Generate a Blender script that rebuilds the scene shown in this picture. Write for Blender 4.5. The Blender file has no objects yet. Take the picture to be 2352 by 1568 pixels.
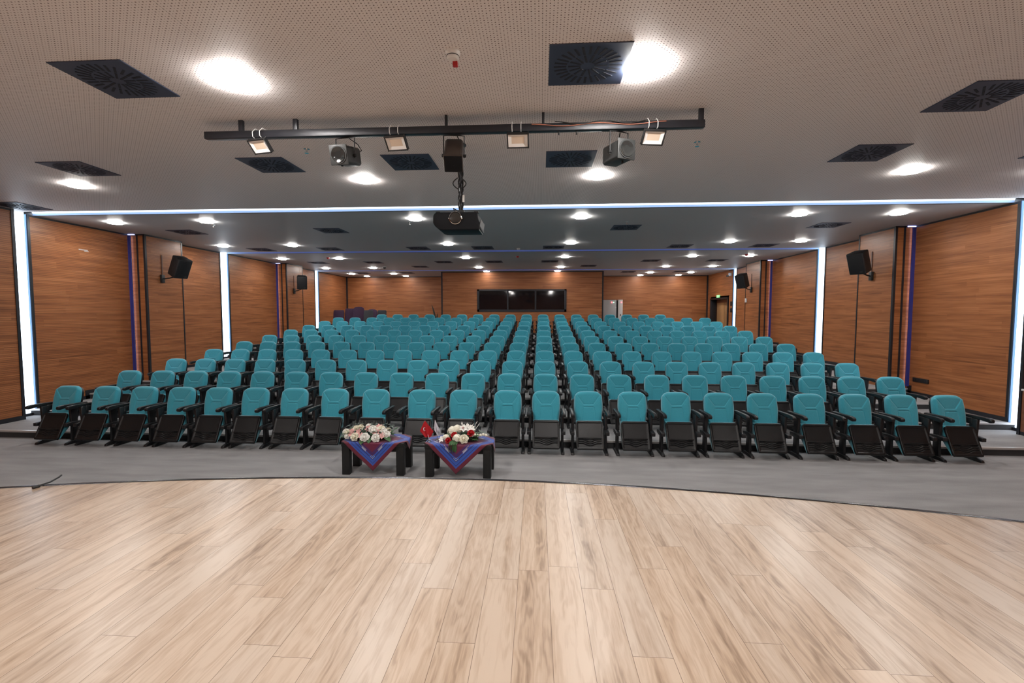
import bpy, bmesh, math, random
from mathutils import Vector, Matrix
random.seed(7)
PI = math.pi
SC = bpy.context.scene
COL = SC.collection

# ------------------------------------------------------------------ camera, world, exposure
EYE = 2.09
cam_d = bpy.data.cameras.new('camera'); cam = bpy.data.objects.new('camera', cam_d); COL.objects.link(cam)
cam_d.sensor_width = 36.0; cam_d.sensor_fit = 'HORIZONTAL'; cam_d.lens = 1071.66 / 2352 * 36.0
cam_d.clip_start = 0.05; cam_d.clip_end = 100
def aim(yaw, pitch, roll):
    cy, sy, cp, sp = math.cos(yaw), math.sin(yaw), math.cos(pitch), math.sin(pitch)
    f = Vector((-sy*cp, cy*cp, -sp)); r = Vector((cy, sy, 0)); d = f.cross(r)
    cr, sr = math.cos(roll), math.sin(roll)
    r2 = cr*r + sr*d; d2 = -sr*r + cr*d
    return Matrix(((r2.x, -d2.x, -f.x), (r2.y, -d2.y, -f.y), (r2.z, -d2.z, -f.z))).to_4x4()
cam.matrix_world = Matrix.Translation((0, 0, EYE)) @ aim(0.06257, 0.05674, -0.00077)
SC.camera = cam
w = bpy.data.worlds.new('world'); SC.world = w; w.use_nodes = True
w.node_tree.nodes['Background'].inputs[0].default_value = (0.6, 0.65, 0.75, 1)
w.node_tree.nodes['Background'].inputs[1].default_value = 0.0
SC.view_settings.view_transform = 'Standard'; SC.view_settings.look = 'None'
SC.view_settings.gamma = 1.0; SC.view_settings.use_curve_mapping = False
SC.view_settings.exposure = 0.0
LAMP = 140.0           # hall downlights
LAMP_STAGE = 315.0     # downlights over the stage
STRIP = 4.0            # wall and ceiling light strips

# ------------------------------------------------------------------ materials
def newmat(name):
    m = bpy.data.materials.new(name); m.use_nodes = True
    nt = m.node_tree; return m, nt, nt.nodes['Principled BSDF']
def nd(nt, t, **kw):
    n = nt.nodes.new(t)
    for k, v in kw.items():
        if k.startswith('i'): 
            s = n.inputs[int(k[1:])]
            if isinstance(v, bpy.types.NodeSocket): nt.links.new(v, s)
            else: s.default_value = v
        else: setattr(n, k, v)
    return n
def mth(nt, op, a, b=None, c=None):
    kw = {'i0': a}
    if b is not None: kw['i1'] = b
    if c is not None: kw['i2'] = c
    return nd(nt, 'ShaderNodeMath', operation=op, **kw).outputs[0]
def xyz(nt, x, y, z): return nd(nt, 'ShaderNodeCombineXYZ', i0=x, i1=y, i2=z).outputs[0]
def mixc(nt, f, a, b, bt='MIX'):
    n = nt.nodes.new('ShaderNodeMix'); n.data_type = 'RGBA'; n.blend_type = bt
    for s, v in ((n.inputs[0], f), (n.inputs[6], a), (n.inputs[7], b)):
        if isinstance(v, bpy.types.NodeSocket): nt.links.new(v, s)
        else: s.default_value = v if not isinstance(v, tuple) else (v + (1,))[:4]
    return n.outputs[2]
def noise(nt, vec, scale=1, detail=3, rough=.5):
    n = nd(nt, 'ShaderNodeTexNoise'); nt.links.new(vec, n.inputs['Vector'])
    n.inputs['Scale'].default_value = scale; n.inputs['Detail'].default_value = detail; n.inputs['Roughness'].default_value = rough
    return n.outputs[0]
def ramp(nt, f, stops):
    n = nd(nt, 'ShaderNodeValToRGB', i0=f); e = n.color_ramp.elements
    while len(e) < len(stops): e.new(.5)
    for el, (p, c) in zip(e, stops): el.position = p; el.color = tuple(c) + (1,)
    return n.outputs[0]
def simple(name, col, rough=.5, metal=0.0, vary=0.0, scale=20, bump=0.0, sheen=0.0, coat=0.0, spec=.5):
    m, nt, p = newmat(name)
    p.inputs['Base Color'].default_value = tuple(col) + (1,); p.inputs['Roughness'].default_value = rough
    p.inputs['Metallic'].default_value = metal; p.inputs['Specular IOR Level'].default_value = spec
    p.inputs['Sheen Weight'].default_value = sheen; p.inputs['Coat Weight'].default_value = coat
    if vary or bump:
        tc = nd(nt, 'ShaderNodeTexCoord').outputs['Object']; nz = noise(nt, tc, scale, 4)
        if vary:
            c = mixc(nt, nz, tuple(x*(1-vary) for x in col), tuple(min(1, x*(1+vary)) for x in col)); nt.links.new(c, p.inputs['Base Color'])
        if bump:
            b = nd(nt, 'ShaderNodeBump'); b.inputs['Strength'].default_value = bump; b.inputs['Distance'].default_value = .002
            nt.links.new(nz, b.inputs['Height']); nt.links.new(b.outputs[0], p.inputs['Normal'])
    return m
def glow(name, col, strength):
    m, nt, p = newmat(name)
    p.inputs['Base Color'].default_value = (.8, .8, .8, 1)
    p.inputs['Emission Color'].default_value = tuple(col) + (1,); p.inputs['Emission Strength'].default_value = strength
    return m
def sepz(nt):
    g = nd(nt, 'ShaderNodeNewGeometry').outputs['Position']; s = nd(nt, 'ShaderNodeSeparateXYZ', i0=g)
    return s.outputs[0], s.outputs[1], s.outputs[2]

def wood_wall(name, axis, groove=.72):
    m, nt, p = newmat(name); x, y, z = sepz(nt); a = x if axis == 'x' else y
    row = mth(nt, 'FLOOR', mth(nt, 'DIVIDE', z, .132))
    wn = nd(nt, 'ShaderNodeTexWhiteNoise', noise_dimensions='1D', i1=row).outputs[0]
    sh = mth(nt, 'ADD', mth(nt, 'DIVIDE', a, 1.9), mth(nt, 'MULTIPLY', wn, 5.0))
    colm = mth(nt, 'FLOOR', sh)
    wn2 = nd(nt, 'ShaderNodeTexWhiteNoise', noise_dimensions='2D', i0=xyz(nt, row, colm, 0.0)).outputs[0]
    v1 = xyz(nt, mth(nt, 'MULTIPLY', a, 1.3), mth(nt, 'MULTIPLY', z, 42.0), mth(nt, 'MULTIPLY', wn2, 30.0))
    v2 = xyz(nt, mth(nt, 'MULTIPLY', a, 1.0), mth(nt, 'MULTIPLY', z, 17.0), mth(nt, 'MULTIPLY', wn, 50.0))
    n1 = noise(nt, v1, 1, 4, .6); n2 = noise(nt, v2, 1, 2)
    t = mth(nt, 'ADD', mth(nt, 'MULTIPLY', n1, .5), mth(nt, 'ADD', mth(nt, 'MULTIPLY', n2, .5), mth(nt, 'MULTIPLY', wn2, .08)))
    c = ramp(nt, t, [(.28, WOOD[0]), (.55, WOOD[1]), (.85, WOOD[2])])
    fr = mth(nt, 'FRACT', mth(nt, 'DIVIDE', z, .033))
    gr = mth(nt, 'LESS_THAN', fr, .16)
    c = mixc(nt, mth(nt, 'MULTIPLY', gr, groove), c, (.05, .018, .010))
    nt.links.new(c, p.inputs['Base Color'])
    p.inputs['Roughness'].default_value = .40; p.inputs['Specular IOR Level'].default_value = .32; p.inputs['Coat Weight'].default_value = .07; p.inputs['Coat Roughness'].default_value = .3
    b = nd(nt, 'ShaderNodeBump'); b.inputs['Strength'].default_value = .7*groove; b.inputs['Distance'].default_value = .004
    nt.links.new(mth(nt, 'SUBTRACT', 1.0, gr), b.inputs['Height']); nt.links.new(b.outputs[0], p.inputs['Normal'])
    return m
WOOD = ((.13, .044, .015), (.36, .130, .046), (.56, .235, .095))
M = {}
M['wood_y'] = wood_wall('wood_slats_along_hall', 'y'); M['wood_x'] = wood_wall('wood_boards_across_hall', 'x', .25); M['wood_r'] = wood_wall('wood_boards_along_hall', 'y', .15)

def laminate():
    m, nt, p = newmat('oak_laminate'); x, y, z = sepz(nt)
    W, Lp = .1936, 1.525
    u = mth(nt, 'DIVIDE', mth(nt, 'SUBTRACT', mth(nt, 'ADD', x, mth(nt, 'MULTIPLY', y, .0105)), PLX), W); ci = mth(nt, 'FLOOR', u)
    wn = nd(nt, 'ShaderNodeTexWhiteNoise', noise_dimensions='1D', i1=ci).outputs[0]
    v = mth(nt, 'ADD', mth(nt, 'DIVIDE', y, Lp), mth(nt, 'MULTIPLY', wn, 7.0)); ri = mth(nt, 'FLOOR', v)
    idn = nd(nt, 'ShaderNodeTexWhiteNoise', noise_dimensions='2D', i0=xyz(nt, ci, ri, 0.0)).outputs[0]
    fu = mth(nt, 'FRACT', u); fv = mth(nt, 'FRACT', v)
    du = mth(nt, 'MULTIPLY', mth(nt, 'MINIMUM', fu, mth(nt, 'SUBTRACT', 1.0, fu)), W)
    dv = mth(nt, 'MULTIPLY', mth(nt, 'MINIMUM', fv, mth(nt, 'SUBTRACT', 1.0, fv)), Lp)
    seam = mth(nt, 'LESS_THAN', mth(nt, 'MINIMUM', du, dv), .0013)
    off = mth(nt, 'MULTIPLY', idn, 91.0)
    # cathedral figure: rings of a distorted long ellipse, fine pores, broad tone bands
    warp = noise(nt, xyz(nt, mth(nt, 'MULTIPLY', x, 9.0), mth(nt, 'MULTIPLY', y, 1.6), off), 1, 3)
    ring = mth(nt, 'ADD', mth(nt, 'MULTIPLY', x, 30.0), mth(nt, 'MULTIPLY', warp, 14.0))
    rs = mth(nt, 'MULTIPLY_ADD', mth(nt, 'SINE', mth(nt, 'MULTIPLY', ring, 3.2)), .5, .5)
    fine = noise(nt, xyz(nt, mth(nt, 'MULTIPLY', x, 130.0), mth(nt, 'MULTIPLY', y, 5.0), off), 1, 4, .65)
    broad = noise(nt, xyz(nt, mth(nt, 'MULTIPLY', x, 14.0), mth(nt, 'MULTIPLY', y, .8), off), 1, 2)
    t = mth(nt, 'ADD', mth(nt, 'MULTIPLY', broad, .62), mth(nt, 'ADD', mth(nt, 'MULTIPLY', rs, .10), mth(nt, 'ADD', mth(nt, 'MULTIPLY', fine, .28), mth(nt, 'MULTIPLY', idn, .12))))
    cen = mth(nt, 'SUBTRACT', 1.0, mth(nt, 'ABSOLUTE', mth(nt, 'MULTIPLY_ADD', fu, 2.0, -1.0)))
    blot = noise(nt, xyz(nt, mth(nt, 'MULTIPLY', x, 6.0), mth(nt, 'MULTIPLY', y, 1.1), mth(nt, 'ADD', off, 13.0)), 1, 2)
    t = mth(nt, 'SUBTRACT', t, mth(nt, 'MULTIPLY', mth(nt, 'MULTIPLY', cen, mth(nt, 'MAXIMUM', 0.0, mth(nt, 'SUBTRACT', blot, .42))), .45))
    c = ramp(nt, t, [(.30, (.27, .185, .13)), (.46, (.485, .365, .27)), (.64, (.61, .495, .395))])
    tint = mixc(nt, mth(nt, 'FRACT', mth(nt, 'MULTIPLY', idn, 17.0)), (1.0, .97, .93), (.97, .985, 1.0))
    c = mixc(nt, 1.0, c, tint, 'MULTIPLY')
    c = mixc(nt, mth(nt, 'MULTIPLY', seam, .8), c, (.10, .055, .03))
    nt.links.new(c, p.inputs['Base Color'])
    p.inputs['Roughness'].default_value = .30; p.inputs['Specular IOR Level'].default_value = .5
    return m
PLX = -0.1266 + .018
M['laminate'] = laminate()

def perforated():
    m, nt, p = newmat('perforated_ceiling_board'); x, y, z = sepz(nt)
    def dots(ox, oy, r):
        fx = mth(nt, 'SUBTRACT', mth(nt, 'FRACT', mth(nt, 'ADD', mth(nt, 'DIVIDE', x, .048), ox)), .5)
        fy = mth(nt, 'SUBTRACT', mth(nt, 'FRACT', mth(nt, 'ADD', mth(nt, 'DIVIDE', y, .048), oy)), .5)
        d = mth(nt, 'SQRT', mth(nt, 'ADD', mth(nt, 'MULTIPLY', fx, fx), mth(nt, 'MULTIPLY', fy, fy)))
        return mth(nt, 'LESS_THAN', d, r/.048)
    h = mth(nt, 'MAXIMUM', mth(nt, 'MAXIMUM', dots(0.0, 0.0, .0048), dots(.5, .5, .0048)), mth(nt, 'MAXIMUM', dots(0.0, .5, .0031), dots(.5, 0.0, .0031)))
    bx = mth(nt, 'LESS_THAN', mth(nt, 'FRACT', mth(nt, 'DIVIDE', x, 1.2)), .0025)
    c = mixc(nt, h, (.80, .755, .745), (.17, .13, .12))
    c = mixc(nt, mth(nt, 'MULTIPLY', bx, .5), c, (.3, .3, .3))
    nt.links.new(c, p.inputs['Base Color']); p.inputs['Roughness'].default_value = .55; p.inputs['Specular IOR Level'].default_value = .3
    return m
M['ceiling'] = perforated()
M['ceilingplain'] = simple('grey_ceiling_paint', (.47, .47, .475), .5, spec=.4)

def carpet(name, c0, c1):
    m, nt, p = newmat(name); x, y, z = sepz(nt)
    n1 = noise(nt, xyz(nt, mth(nt, 'MULTIPLY', x, 1.2), mth(nt, 'MULTIPLY', y, 5.0), mth(nt, 'MULTIPLY', z, 5.0)), 1, 4)
    n2 = noise(nt, xyz(nt, mth(nt, 'MULTIPLY', x, 160.0), mth(nt, 'MULTIPLY', y, 160.0), mth(nt, 'MULTIPLY', z, 160.0)), 1, 2)
    t = mth(nt, 'ADD', mth(nt, 'MULTIPLY', n1, .55), mth(nt, 'MULTIPLY', n2, .45))
    nt.links.new(ramp(nt, t, [(.3, c0), (.7, c1)]), p.inputs['Base Color'])
    p.inputs['Roughness'].default_value = .95; p.inputs['Specular IOR Level'].default_value = .15; p.inputs['Sheen Weight'].default_value = .15
    b = nd(nt, 'ShaderNodeBump'); b.inputs['Strength'].default_value = .5; b.inputs['Distance'].default_value = .003
    nt.links.new(n2, b.inputs['Height']); nt.links.new(b.outputs[0], p.inputs['Normal'])
    return m
M['carpet'] = carpet('grey_carpet', (.205, .20, .203), (.375, .366, .370))
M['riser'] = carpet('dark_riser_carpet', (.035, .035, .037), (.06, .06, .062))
M['teal'] = simple('teal_seat_fabric', (.034, .335, .44), .85, 0, .10, 60, .2, .55)
M['plastic'] = simple('black_seat_plastic', (.012, .0125, .014), .36, 0, .15, 40, 0, spec=.35)
M['steel'] = simple('black_powder_coated_steel', (.012, .012, .014), .45)
M['trim'] = simple('dark_anodised_trim', (.018, .019, .024), .4, .2)
M['alu'] = simple('brushed_aluminium', (.62, .60, .58), .35, .9, .1, 80)
M['nosing'] = simple('pale_metal_step_nosing', (.60, .57, .55), .4, .25)
M['edge'] = simple('dark_polished_edge', (.10, .10, .11), .22, .9)
M['vent'] = simple('navy_black_vent_metal', (.046, .060, .10), .5, 0, spec=.25)
M['slot'] = simple('vent_slot_black', (.012, .015, .025), .8)
M['white'] = simple('white_plastic', (.75, .74, .72), .45)
M['recess'] = simple('white_painted_recess', (.72, .76, .84), .6)
M['black'] = simple('matt_black', (.010, .010, .011), .55)
M['projblack'] = simple('black_projector_shell', (.004, .005, .007), .6, spec=.2)
M['grille'] = simple('speaker_grille', (.013, .013, .015), .6, .2, .3, 300)
M['lamp'] = glow('downlight_glass', (1.0, .97, .92), LAMP)
M['lampstage'] = glow('stage_downlight_glass', (1.0, .96, .92), LAMP_STAGE)
M['lampdim'] = glow('wall_washer_glass', (1.0, .95, .92), LAMP*.22)
M['strip'] = glow('cool_white_light_strip', (.70, .85, 1.0), STRIP)
M['slotglow'] = glow('cool_white_ceiling_strip', (.80, .92, 1.0), 1.9)
M['jambbluelight'] = simple('painted_blue_light_on_jamb', (.13, .25, .46), .5)  # blue light of the wall strips put into the jamb colour
M['slotbluelight'] = simple('painted_blue_light_in_slot', (.42, .58, .88), .5)  # blue light of the ceiling strips painted onto the slot faces
M['blueglow'] = glow('blue_ceiling_strip', (.12, .17, .75), .45)
M['purple'] = simple('dark_blue_strip_profile', (.035, .045, .26), .35)
M['purpleled'] = glow('pinkish_led_line', (.85, .72, 1.0), 3.2)
M['purplereflection'] = glow('violet_reflection_glow', (.45, .5, 1.0), 2.5)  # emission imitating the strip's reflection on the ceiling
M['tableblack'] = simple('black_stained_wood', (.010, .010, .010), .5, 0, .3, 30)
M['copper'] = simple('copper_cable', (.45, .17, .11), .5)
M['brown'] = simple('brown_cable_cover', (.085, .026, .014), .5)
M['greymetal'] = simple('grey_lamp_housing', (.034, .036, .036), .5, .1, .2, 25)
M['brownmetal'] = simple('dark_brown_lamp_housing', (.045, .032, .026), .45, .2, .2, 25)
M['lens'] = simple('dark_lens_glass', (.02, .022, .022), .08, 0, coat=1.0)
M['reflector'] = simple('floodlight_reflector', (.86, .83, .80), .5)
M['ledpanel'] = simple('warm_led_plate', (.74, .60, .47), .5)
M['chrome'] = simple('chrome', (.8, .8, .8), .12, 1.0)
M['glass'] = simple('dark_booth_glass', (.006, .006, .008), .05)
M['cabgrey'] = simple('light_grey_cabinet_paint', (.40, .40, .40), .45)
M['cabwhite'] = simple('off_white_panel_paint', (.66, .64, .62), .45)
M['cabwood'] = simple('reddish_brown_wood', (.20, .07, .028), .4, 0, .3, 12)
M['doorwood'] = simple('light_oak_door', (.42, .23, .10), .45, 0, .2, 6)
M['purplefab'] = simple('dark_purple_fabric', (.045, .018, .045), .85, 0, .2, 20)
M['greyfab'] = simple('charcoal_fabric', (.04, .04, .045), .85)
M['leaf'] = simple('green_leaf', (.05, .13, .045), .55, 0, .4, 15)
M['leafgrey'] = simple('silvery_green_leaf', (.17, .21, .18), .6, 0, .3, 15)
M['leafdark'] = simple('dark_leaf', (.02, .03, .022), .5)
M['rose'] = simple('cream_petals', (.92, .87, .74), .6, 0, .12, 25)
M['rosewhite'] = simple('white_petals', (.94, .92, .87), .6, 0, .1, 25)
M['pink'] = simple('pink_petals', (.80, .42, .40), .6, 0, .35, 18)
M['red'] = simple('red_petals', (.50, .015, .02), .55, 0, .3, 20)
M['flagred'] = simple('red_flag_satin', (.50, .012, .02), .45)
M['flagwhite'] = simple('white_flag_satin', (.72, .72, .78), .5)
M['ink'] = simple('black_print', (.03, .03, .04), .6)
M['redplastic'] = simple('red_plastic', (.45, .02, .02), .4)
M['exit'] = glow('exit_sign_green', (.05, .75, .15), .9)
M['ledred'] = glow('red_indicator', (1.0, .05, .08), 3.0)
M['ledgreen'] = glow('green_indicator', (.3, 1.0, .5), 3.0)
M['paper'] = simple('printed_paper', (.60, .60, .62), .7)

def cloth_mat():
    m, nt, p = newmat('woven_table_cover')
    uv = nd(nt, 'ShaderNodeUVMap').outputs[0]; s = nd(nt, 'ShaderNodeSeparateXYZ', i0=uv)
    au = mth(nt, 'ABSOLUTE', mth(nt, 'SUBTRACT', s.outputs[0], .5)); av = mth(nt, 'ABSOLUTE', mth(nt, 'SUBTRACT', s.outputs[1], .5))
    d = mth(nt, 'SUBTRACT', .5, mth(nt, 'MAXIMUM', au, av))          # distance from the hem
    n = nd(nt, 'ShaderNodeValToRGB', i0=mth(nt, 'MULTIPLY', d, 2.0)); cr = n.color_ramp; cr.interpolation = 'CONSTANT'
    maroon = (.15, .010, .028); blue = (.032, .11, .50); navy = (.025, .03, .17); violet = (.085, .02, .13); wh = (.6, .6, .66)
    st = [(0, maroon), (.115, blue), (.165, navy), (.18, blue), (.255, navy), (.285, blue), (.33, violet), (.37, navy), (.385, violet), (.43, (.17, .014, .05))]
    e = cr.elements
    while len(e) < len(st): e.new(.5)
    for el, (q, c) in zip(e, st): el.position = q; el.color = c + (1,)
    dd = mth(nt, 'ABSOLUTE', mth(nt, 'SUBTRACT', au, av)); lt = lambda q, v: mth(nt, 'LESS_THAN', q, v); gt = lambda q, v: mth(nt, 'GREATER_THAN', q, v)
    band = lambda q, lo, hi: mth(nt, 'MULTIPLY', gt(q, lo), lt(q, hi))
    # thin white chevrons near each corner, pale motif strokes part way along each side
    k1 = mth(nt, 'MULTIPLY', band(d, .139, .146), lt(dd, .055)); k2 = mth(nt, 'MULTIPLY', band(d, .165, .170), lt(dd, .03))
    k3 = mth(nt, 'MULTIPLY', band(d, .150, .172), band(dd, .15, .24)); k4 = mth(nt, 'MULTIPLY', band(d, .176, .182), band(dd, .13, .27))
    k = mth(nt, 'MAXIMUM', mth(nt, 'MAXIMUM', k1, k2), mth(nt, 'MAXIMUM', k3, k4))
    c = mixc(nt, mth(nt, 'MULTIPLY', k, .75), n.outputs[0], wh)
    nz = noise(nt, uv, 220, 2); c = mixc(nt, mth(nt, 'MULTIPLY', nz, .25), c, (.05, .01, .05))
    nt.links.new(c, p.inputs['Base Color']); p.inputs['Roughness'].default_value = .6; p.inputs['Sheen Weight'].default_value = .2
    return m
M['cloth'] = cloth_mat()

# ------------------------------------------------------------------ mesh helpers
class MB:
    def __init__(s): s.v = []; s.f = []; s.uv = None
    def add(s, vs, fs, T=None):
        o = len(s.v); s.v += [tuple(T @ Vector(q)) if T else tuple(q) for q in vs]; s.f += [tuple(i+o for i in q) for q in fs]; return s
    def box(s, x0, x1, y0, y1, z0, z1, T=None):
        vs = [(x, y, z) for z in (z0, z1) for y in (y0, y1) for x in (x0, x1)]
        return s.add(vs, [(0, 2, 3, 1), (4, 5, 7, 6), (0, 1, 5, 4), (2, 6, 7, 3), (0, 4, 6, 2), (1, 3, 7, 5)], T)
    def prism(s, poly, a, b, axis='x', T=None):
        n = len(poly)
        mk = {'x': lambda q, t: (t, q[0], q[1]), 'y': lambda q, t: (q[0], t, q[1]), 'z': lambda q, t: (q[0], q[1], t)}[axis]
        vs = [mk(q, a) for q in poly] + [mk(q, b) for q in poly]
        return s.add(vs, [tuple(range(n)), tuple(range(2*n-1, n-1, -1))] + [(i, i+n, (i+1) % n + n, (i+1) % n) for i in range(n)], T)
    def cyl(s, p0, p1, r0, r1=None, n=16, T=None):
        r1 = r0 if r1 is None else r1; p0 = Vector(p0); p1 = Vector(p1); d = (p1-p0).normalized()
        a = d.orthogonal().normalized(); b = d.cross(a)
        vs = [p0 + r0*(math.cos(2*PI*i/n)*a + math.sin(2*PI*i/n)*b) for i in range(n)] + [p1 + r1*(math.cos(2*PI*i/n)*a + math.sin(2*PI*i/n)*b) for i in range(n)]
        return s.add(vs, [tuple(range(n)), tuple(range(2*n-1, n-1, -1))] + [(i, i+n, (i+1) % n + n, (i+1) % n) for i in range(n)], T)
    def lathe(s, prof, n=24, T=None):      # prof: (r, z)
        vs = [(r*math.cos(2*PI*i/n), r*math.sin(2*PI*i/n), z) for r, z in prof for i in range(n)]; k = len(prof)
        fs = [(j*n+i, j*n+(i+1) % n, (j+1)*n+(i+1) % n, (j+1)*n+i) for j in range(k-1) for i in range(n)]
        return s.add(vs, fs + [tuple(range(n)), tuple((k-1)*n+i for i in range(n-1, -1, -1))], T)
    def tube(s, pts, r, n=8, T=None):
        pts = [Vector(q) for q in pts]; vs = []; a = None
        for i, q in enumerate(pts):
            d = (pts[min(i+1, len(pts)-1)] - pts[max(i-1, 0)]).normalized()
            a = d.orthogonal().normalized() if a is None else (a - d*a.dot(d)).normalized(); b = d.cross(a)
            vs += [q + r*(math.cos(2*PI*j/n)*a + math.sin(2*PI*j/n)*b) for j in range(n)]
        k = len(pts)
        return s.add(vs, [(j*n+i, j*n+(i+1) % n, (j+1)*n+(i+1) % n, (j+1)*n+i) for j in range(k-1) for i in range(n)] + [tuple(range(n)), tuple((k-1)*n+i for i in range(n-1, -1, -1))], T)
    def grid(s, fn, nu, nv, T=None):
        vs = [fn(i/nu, j/nv) for j in range(nv+1) for i in range(nu+1)]; k = nu+1
        return s.add(vs, [(j*k+i, j*k+i+1, (j+1)*k+i+1, (j+1)*k+i) for j in range(nv) for i in range(nu)], T)
    def ball(s, c, r, n=12, T=None):
        rx, ry, rz = r if isinstance(r, tuple) else (r, r, r); m = n//2
        vs = [(c[0]+rx*math.sin(PI*j/m)*math.cos(2*PI*i/n), c[1]+ry*math.sin(PI*j/m)*math.sin(2*PI*i/n), c[2]+rz*math.cos(PI*j/m)) for j in range(m+1) for i in range(n)]
        return s.add(vs, [(j*n+i, j*n+(i+1) % n, (j+1)*n+(i+1) % n, (j+1)*n+i) for j in range(m) for i in range(n)], T)
    def mesh(s, name, mat, bevel=0.0, seg=2, smooth=35, weld=True):
        bm = bmesh.new(); vs = [bm.verts.new(q) for q in s.v]
        for f in s.f:
            try: bm.faces.new([vs[i] for i in f])
            except ValueError: pass
        if weld: bmesh.ops.remove_doubles(bm, verts=bm.verts, dist=1e-5)
        bmesh.ops.recalc_face_normals(bm, faces=bm.faces)
        if bevel:
            es = [e for e in bm.edges if len(e.link_faces) == 2 and e.calc_face_angle(0) > .6]
            bmesh.ops.bevel(bm, geom=es, offset=bevel, segments=seg, affect='EDGES', profile=.5, clamp_overlap=True)
        me = bpy.data.meshes.new(name); bm.to_mesh(me); bm.free()
        if smooth:
            for q in me.polygons: q.use_smooth = True
            me.set_sharp_from_angle(angle=math.radians(smooth))
        me.materials.append(M[mat] if isinstance(mat, str) else mat)
        return me
    def obj(s, name, mat, parent=None, **kw):
        return link(name, s.mesh(name, mat, **kw), parent)
def link(name, data, parent=None):
    o = bpy.data.objects.new(name, data); COL.objects.link(o)
    if parent: o.parent = parent
    return o
def tag(o, label, cat, group=None):
    o['label'] = label; o['category'] = cat
    if group: o['group'] = group
    return o
def thing(name, label, cat, loc=(0, 0, 0), rot=(0, 0, 0), group=None):
    o = link(name, None); o.location = loc; o.rotation_euler = rot; o.empty_display_size = .1
    return tag(o, label, cat, group)
def struct(name, mb, mat, **kw):
    o = mb.obj(name, mat, **kw); o['kind'] = 'structure'; return o
def dup(root, loc=None, label=None, group=None, rot=None):
    r = root.copy(); COL.objects.link(r)
    if loc: r.location = loc
    if rot: r.rotation_euler = rot
    if label: r['label'] = label
    if group: r['group'] = group
    for ch in root.children:
        c = ch.copy(); COL.objects.link(c); c.parent = r
        for g in ch.children:
            d = g.copy(); COL.objects.link(d); d.parent = c
    return r
def B(*a): return MB().box(*a)
ORD = ['first', 'second', 'third', 'fourth', 'fifth', 'sixth', 'seventh', 'eighth', 'ninth', 'tenth', 'eleventh', 'twelfth', 'thirteenth', 'fourteenth', 'fifteenth', 'sixteenth', 'seventeenth', 'eighteenth', 'nineteenth', 'twentieth', 'twenty-first', 'twenty-second']

# ------------------------------------------------------------------ dimensions of the hall
CZ = 4.024; XL, XR, YB = -9.95, 8.10, 23.42
XLF, XRF, YF = -9.70, 8.40, -3.2          # the stage end of the room
RISE, RY0, RP = .12, 7.30, 1.1557         # steps of the raked floor
STZ = .44                                 # stage top
def floor_z(y): return 0.0 if y < RY0 else RISE*(1+min(9, int((y-RY0)/RP)))
S1 = (8.34, 8.66); S2 = (14.06, 14.36); S3 = (20.08, 20.36)   # the three light slots

# ---- floor: front carpet, ten steps, stage
struct('floor', B(XL-.3, XRF+.2, YF, RY0+.05, -.1, 0), 'carpet')
for i in range(10):
    y0 = RY0 + RP*i; y1 = RY0 + RP*(i+1) if i < 9 else YB+.1; z = RISE*(i+1)
    struct('floor', B(XL-.25, XRF+.1, y0+.004, y1+.06, z-.10, z), 'carpet')
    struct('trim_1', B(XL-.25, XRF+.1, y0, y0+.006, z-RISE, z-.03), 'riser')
    struct('trim_2', B(XL-.25, XRF+.1, y0-.006, y0+.03, z-.030, z+.003), 'nosing', bevel=.003, seg=1)
ARC_X, ARC_R = -.93, 17.2; ARC_Y = 4.575 - ARC_R
def arc_y(x): return ARC_Y + math.sqrt(ARC_R**2 - (x-ARC_X)**2)
XS = [XLF + (XRF-XLF)*i/72 for i in range(73)]
sm = MB(); n = len(XS)
poly = [(x, arc_y(x)) for x in XS] + [(XRF, YF), (XLF, YF)]
sm.prism(poly, STZ-.03, STZ, 'z'); struct('floor', sm, 'laminate', smooth=0)
sk = MB()
for i in range(72):
    a, b = XS[i], XS[i+1]
    sk.add([(a, arc_y(a)-.01, 0), (b, arc_y(b)-.01, 0), (b, arc_y(b)-.01, STZ-.02), (a, arc_y(a)-.01, STZ-.02)], [(0, 1, 2, 3)])
struct('wall_stage_front', sk, 'riser')
ed = MB(); prof = [(-.022, .002), (-.018, .007), (.004, .009), (.016, .004), (.020, -.010), (.018, -.045), (.006, -.045), (-.022, -.001)]
vs = []
for x in XS: vs += [(x, arc_y(x)+p[0], STZ+p[1]) for p in prof]
k = len(prof); ed.add(vs, [(i*k+j, i*k+(j+1) % k, (i+1)*k+(j+1) % k, (i+1)*k+j) for i in range(72) for j in range(k)])
struct('trim_3', ed, 'edge', smooth=50)

# ---- ceiling in four bays with light slots between
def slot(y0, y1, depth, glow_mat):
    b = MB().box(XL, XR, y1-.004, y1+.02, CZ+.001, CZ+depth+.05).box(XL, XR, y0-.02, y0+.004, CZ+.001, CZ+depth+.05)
    struct('ceiling', b, 'slotbluelight')
    return MB().box(XL, XR, y0+.004, y1-.004, CZ+depth, CZ+depth+.02).box(XL, XR, y1-.010, y1-.0035, CZ+depth*.62, CZ+depth+.001)
CB = [(YF, S1[0]), (S1[1], S2[0]), (S2[1], S3[0]), (S3[1], YB+.1)]
for i, (a, b) in enumerate(CB): struct('ceiling', B(XL-.35, XRF+.1, a, b, CZ, CZ+.06), 'ceiling' if i == 0 else 'ceilingplain')
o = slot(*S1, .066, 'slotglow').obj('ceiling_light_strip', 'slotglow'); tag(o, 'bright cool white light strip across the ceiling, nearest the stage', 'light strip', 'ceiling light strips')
o = slot(*S2, .075, 'blueglow').obj('ceiling_light_strip', 'blueglow'); tag(o, 'thin blue light strip across the middle of the ceiling', 'light strip', 'ceiling light strips')
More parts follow.
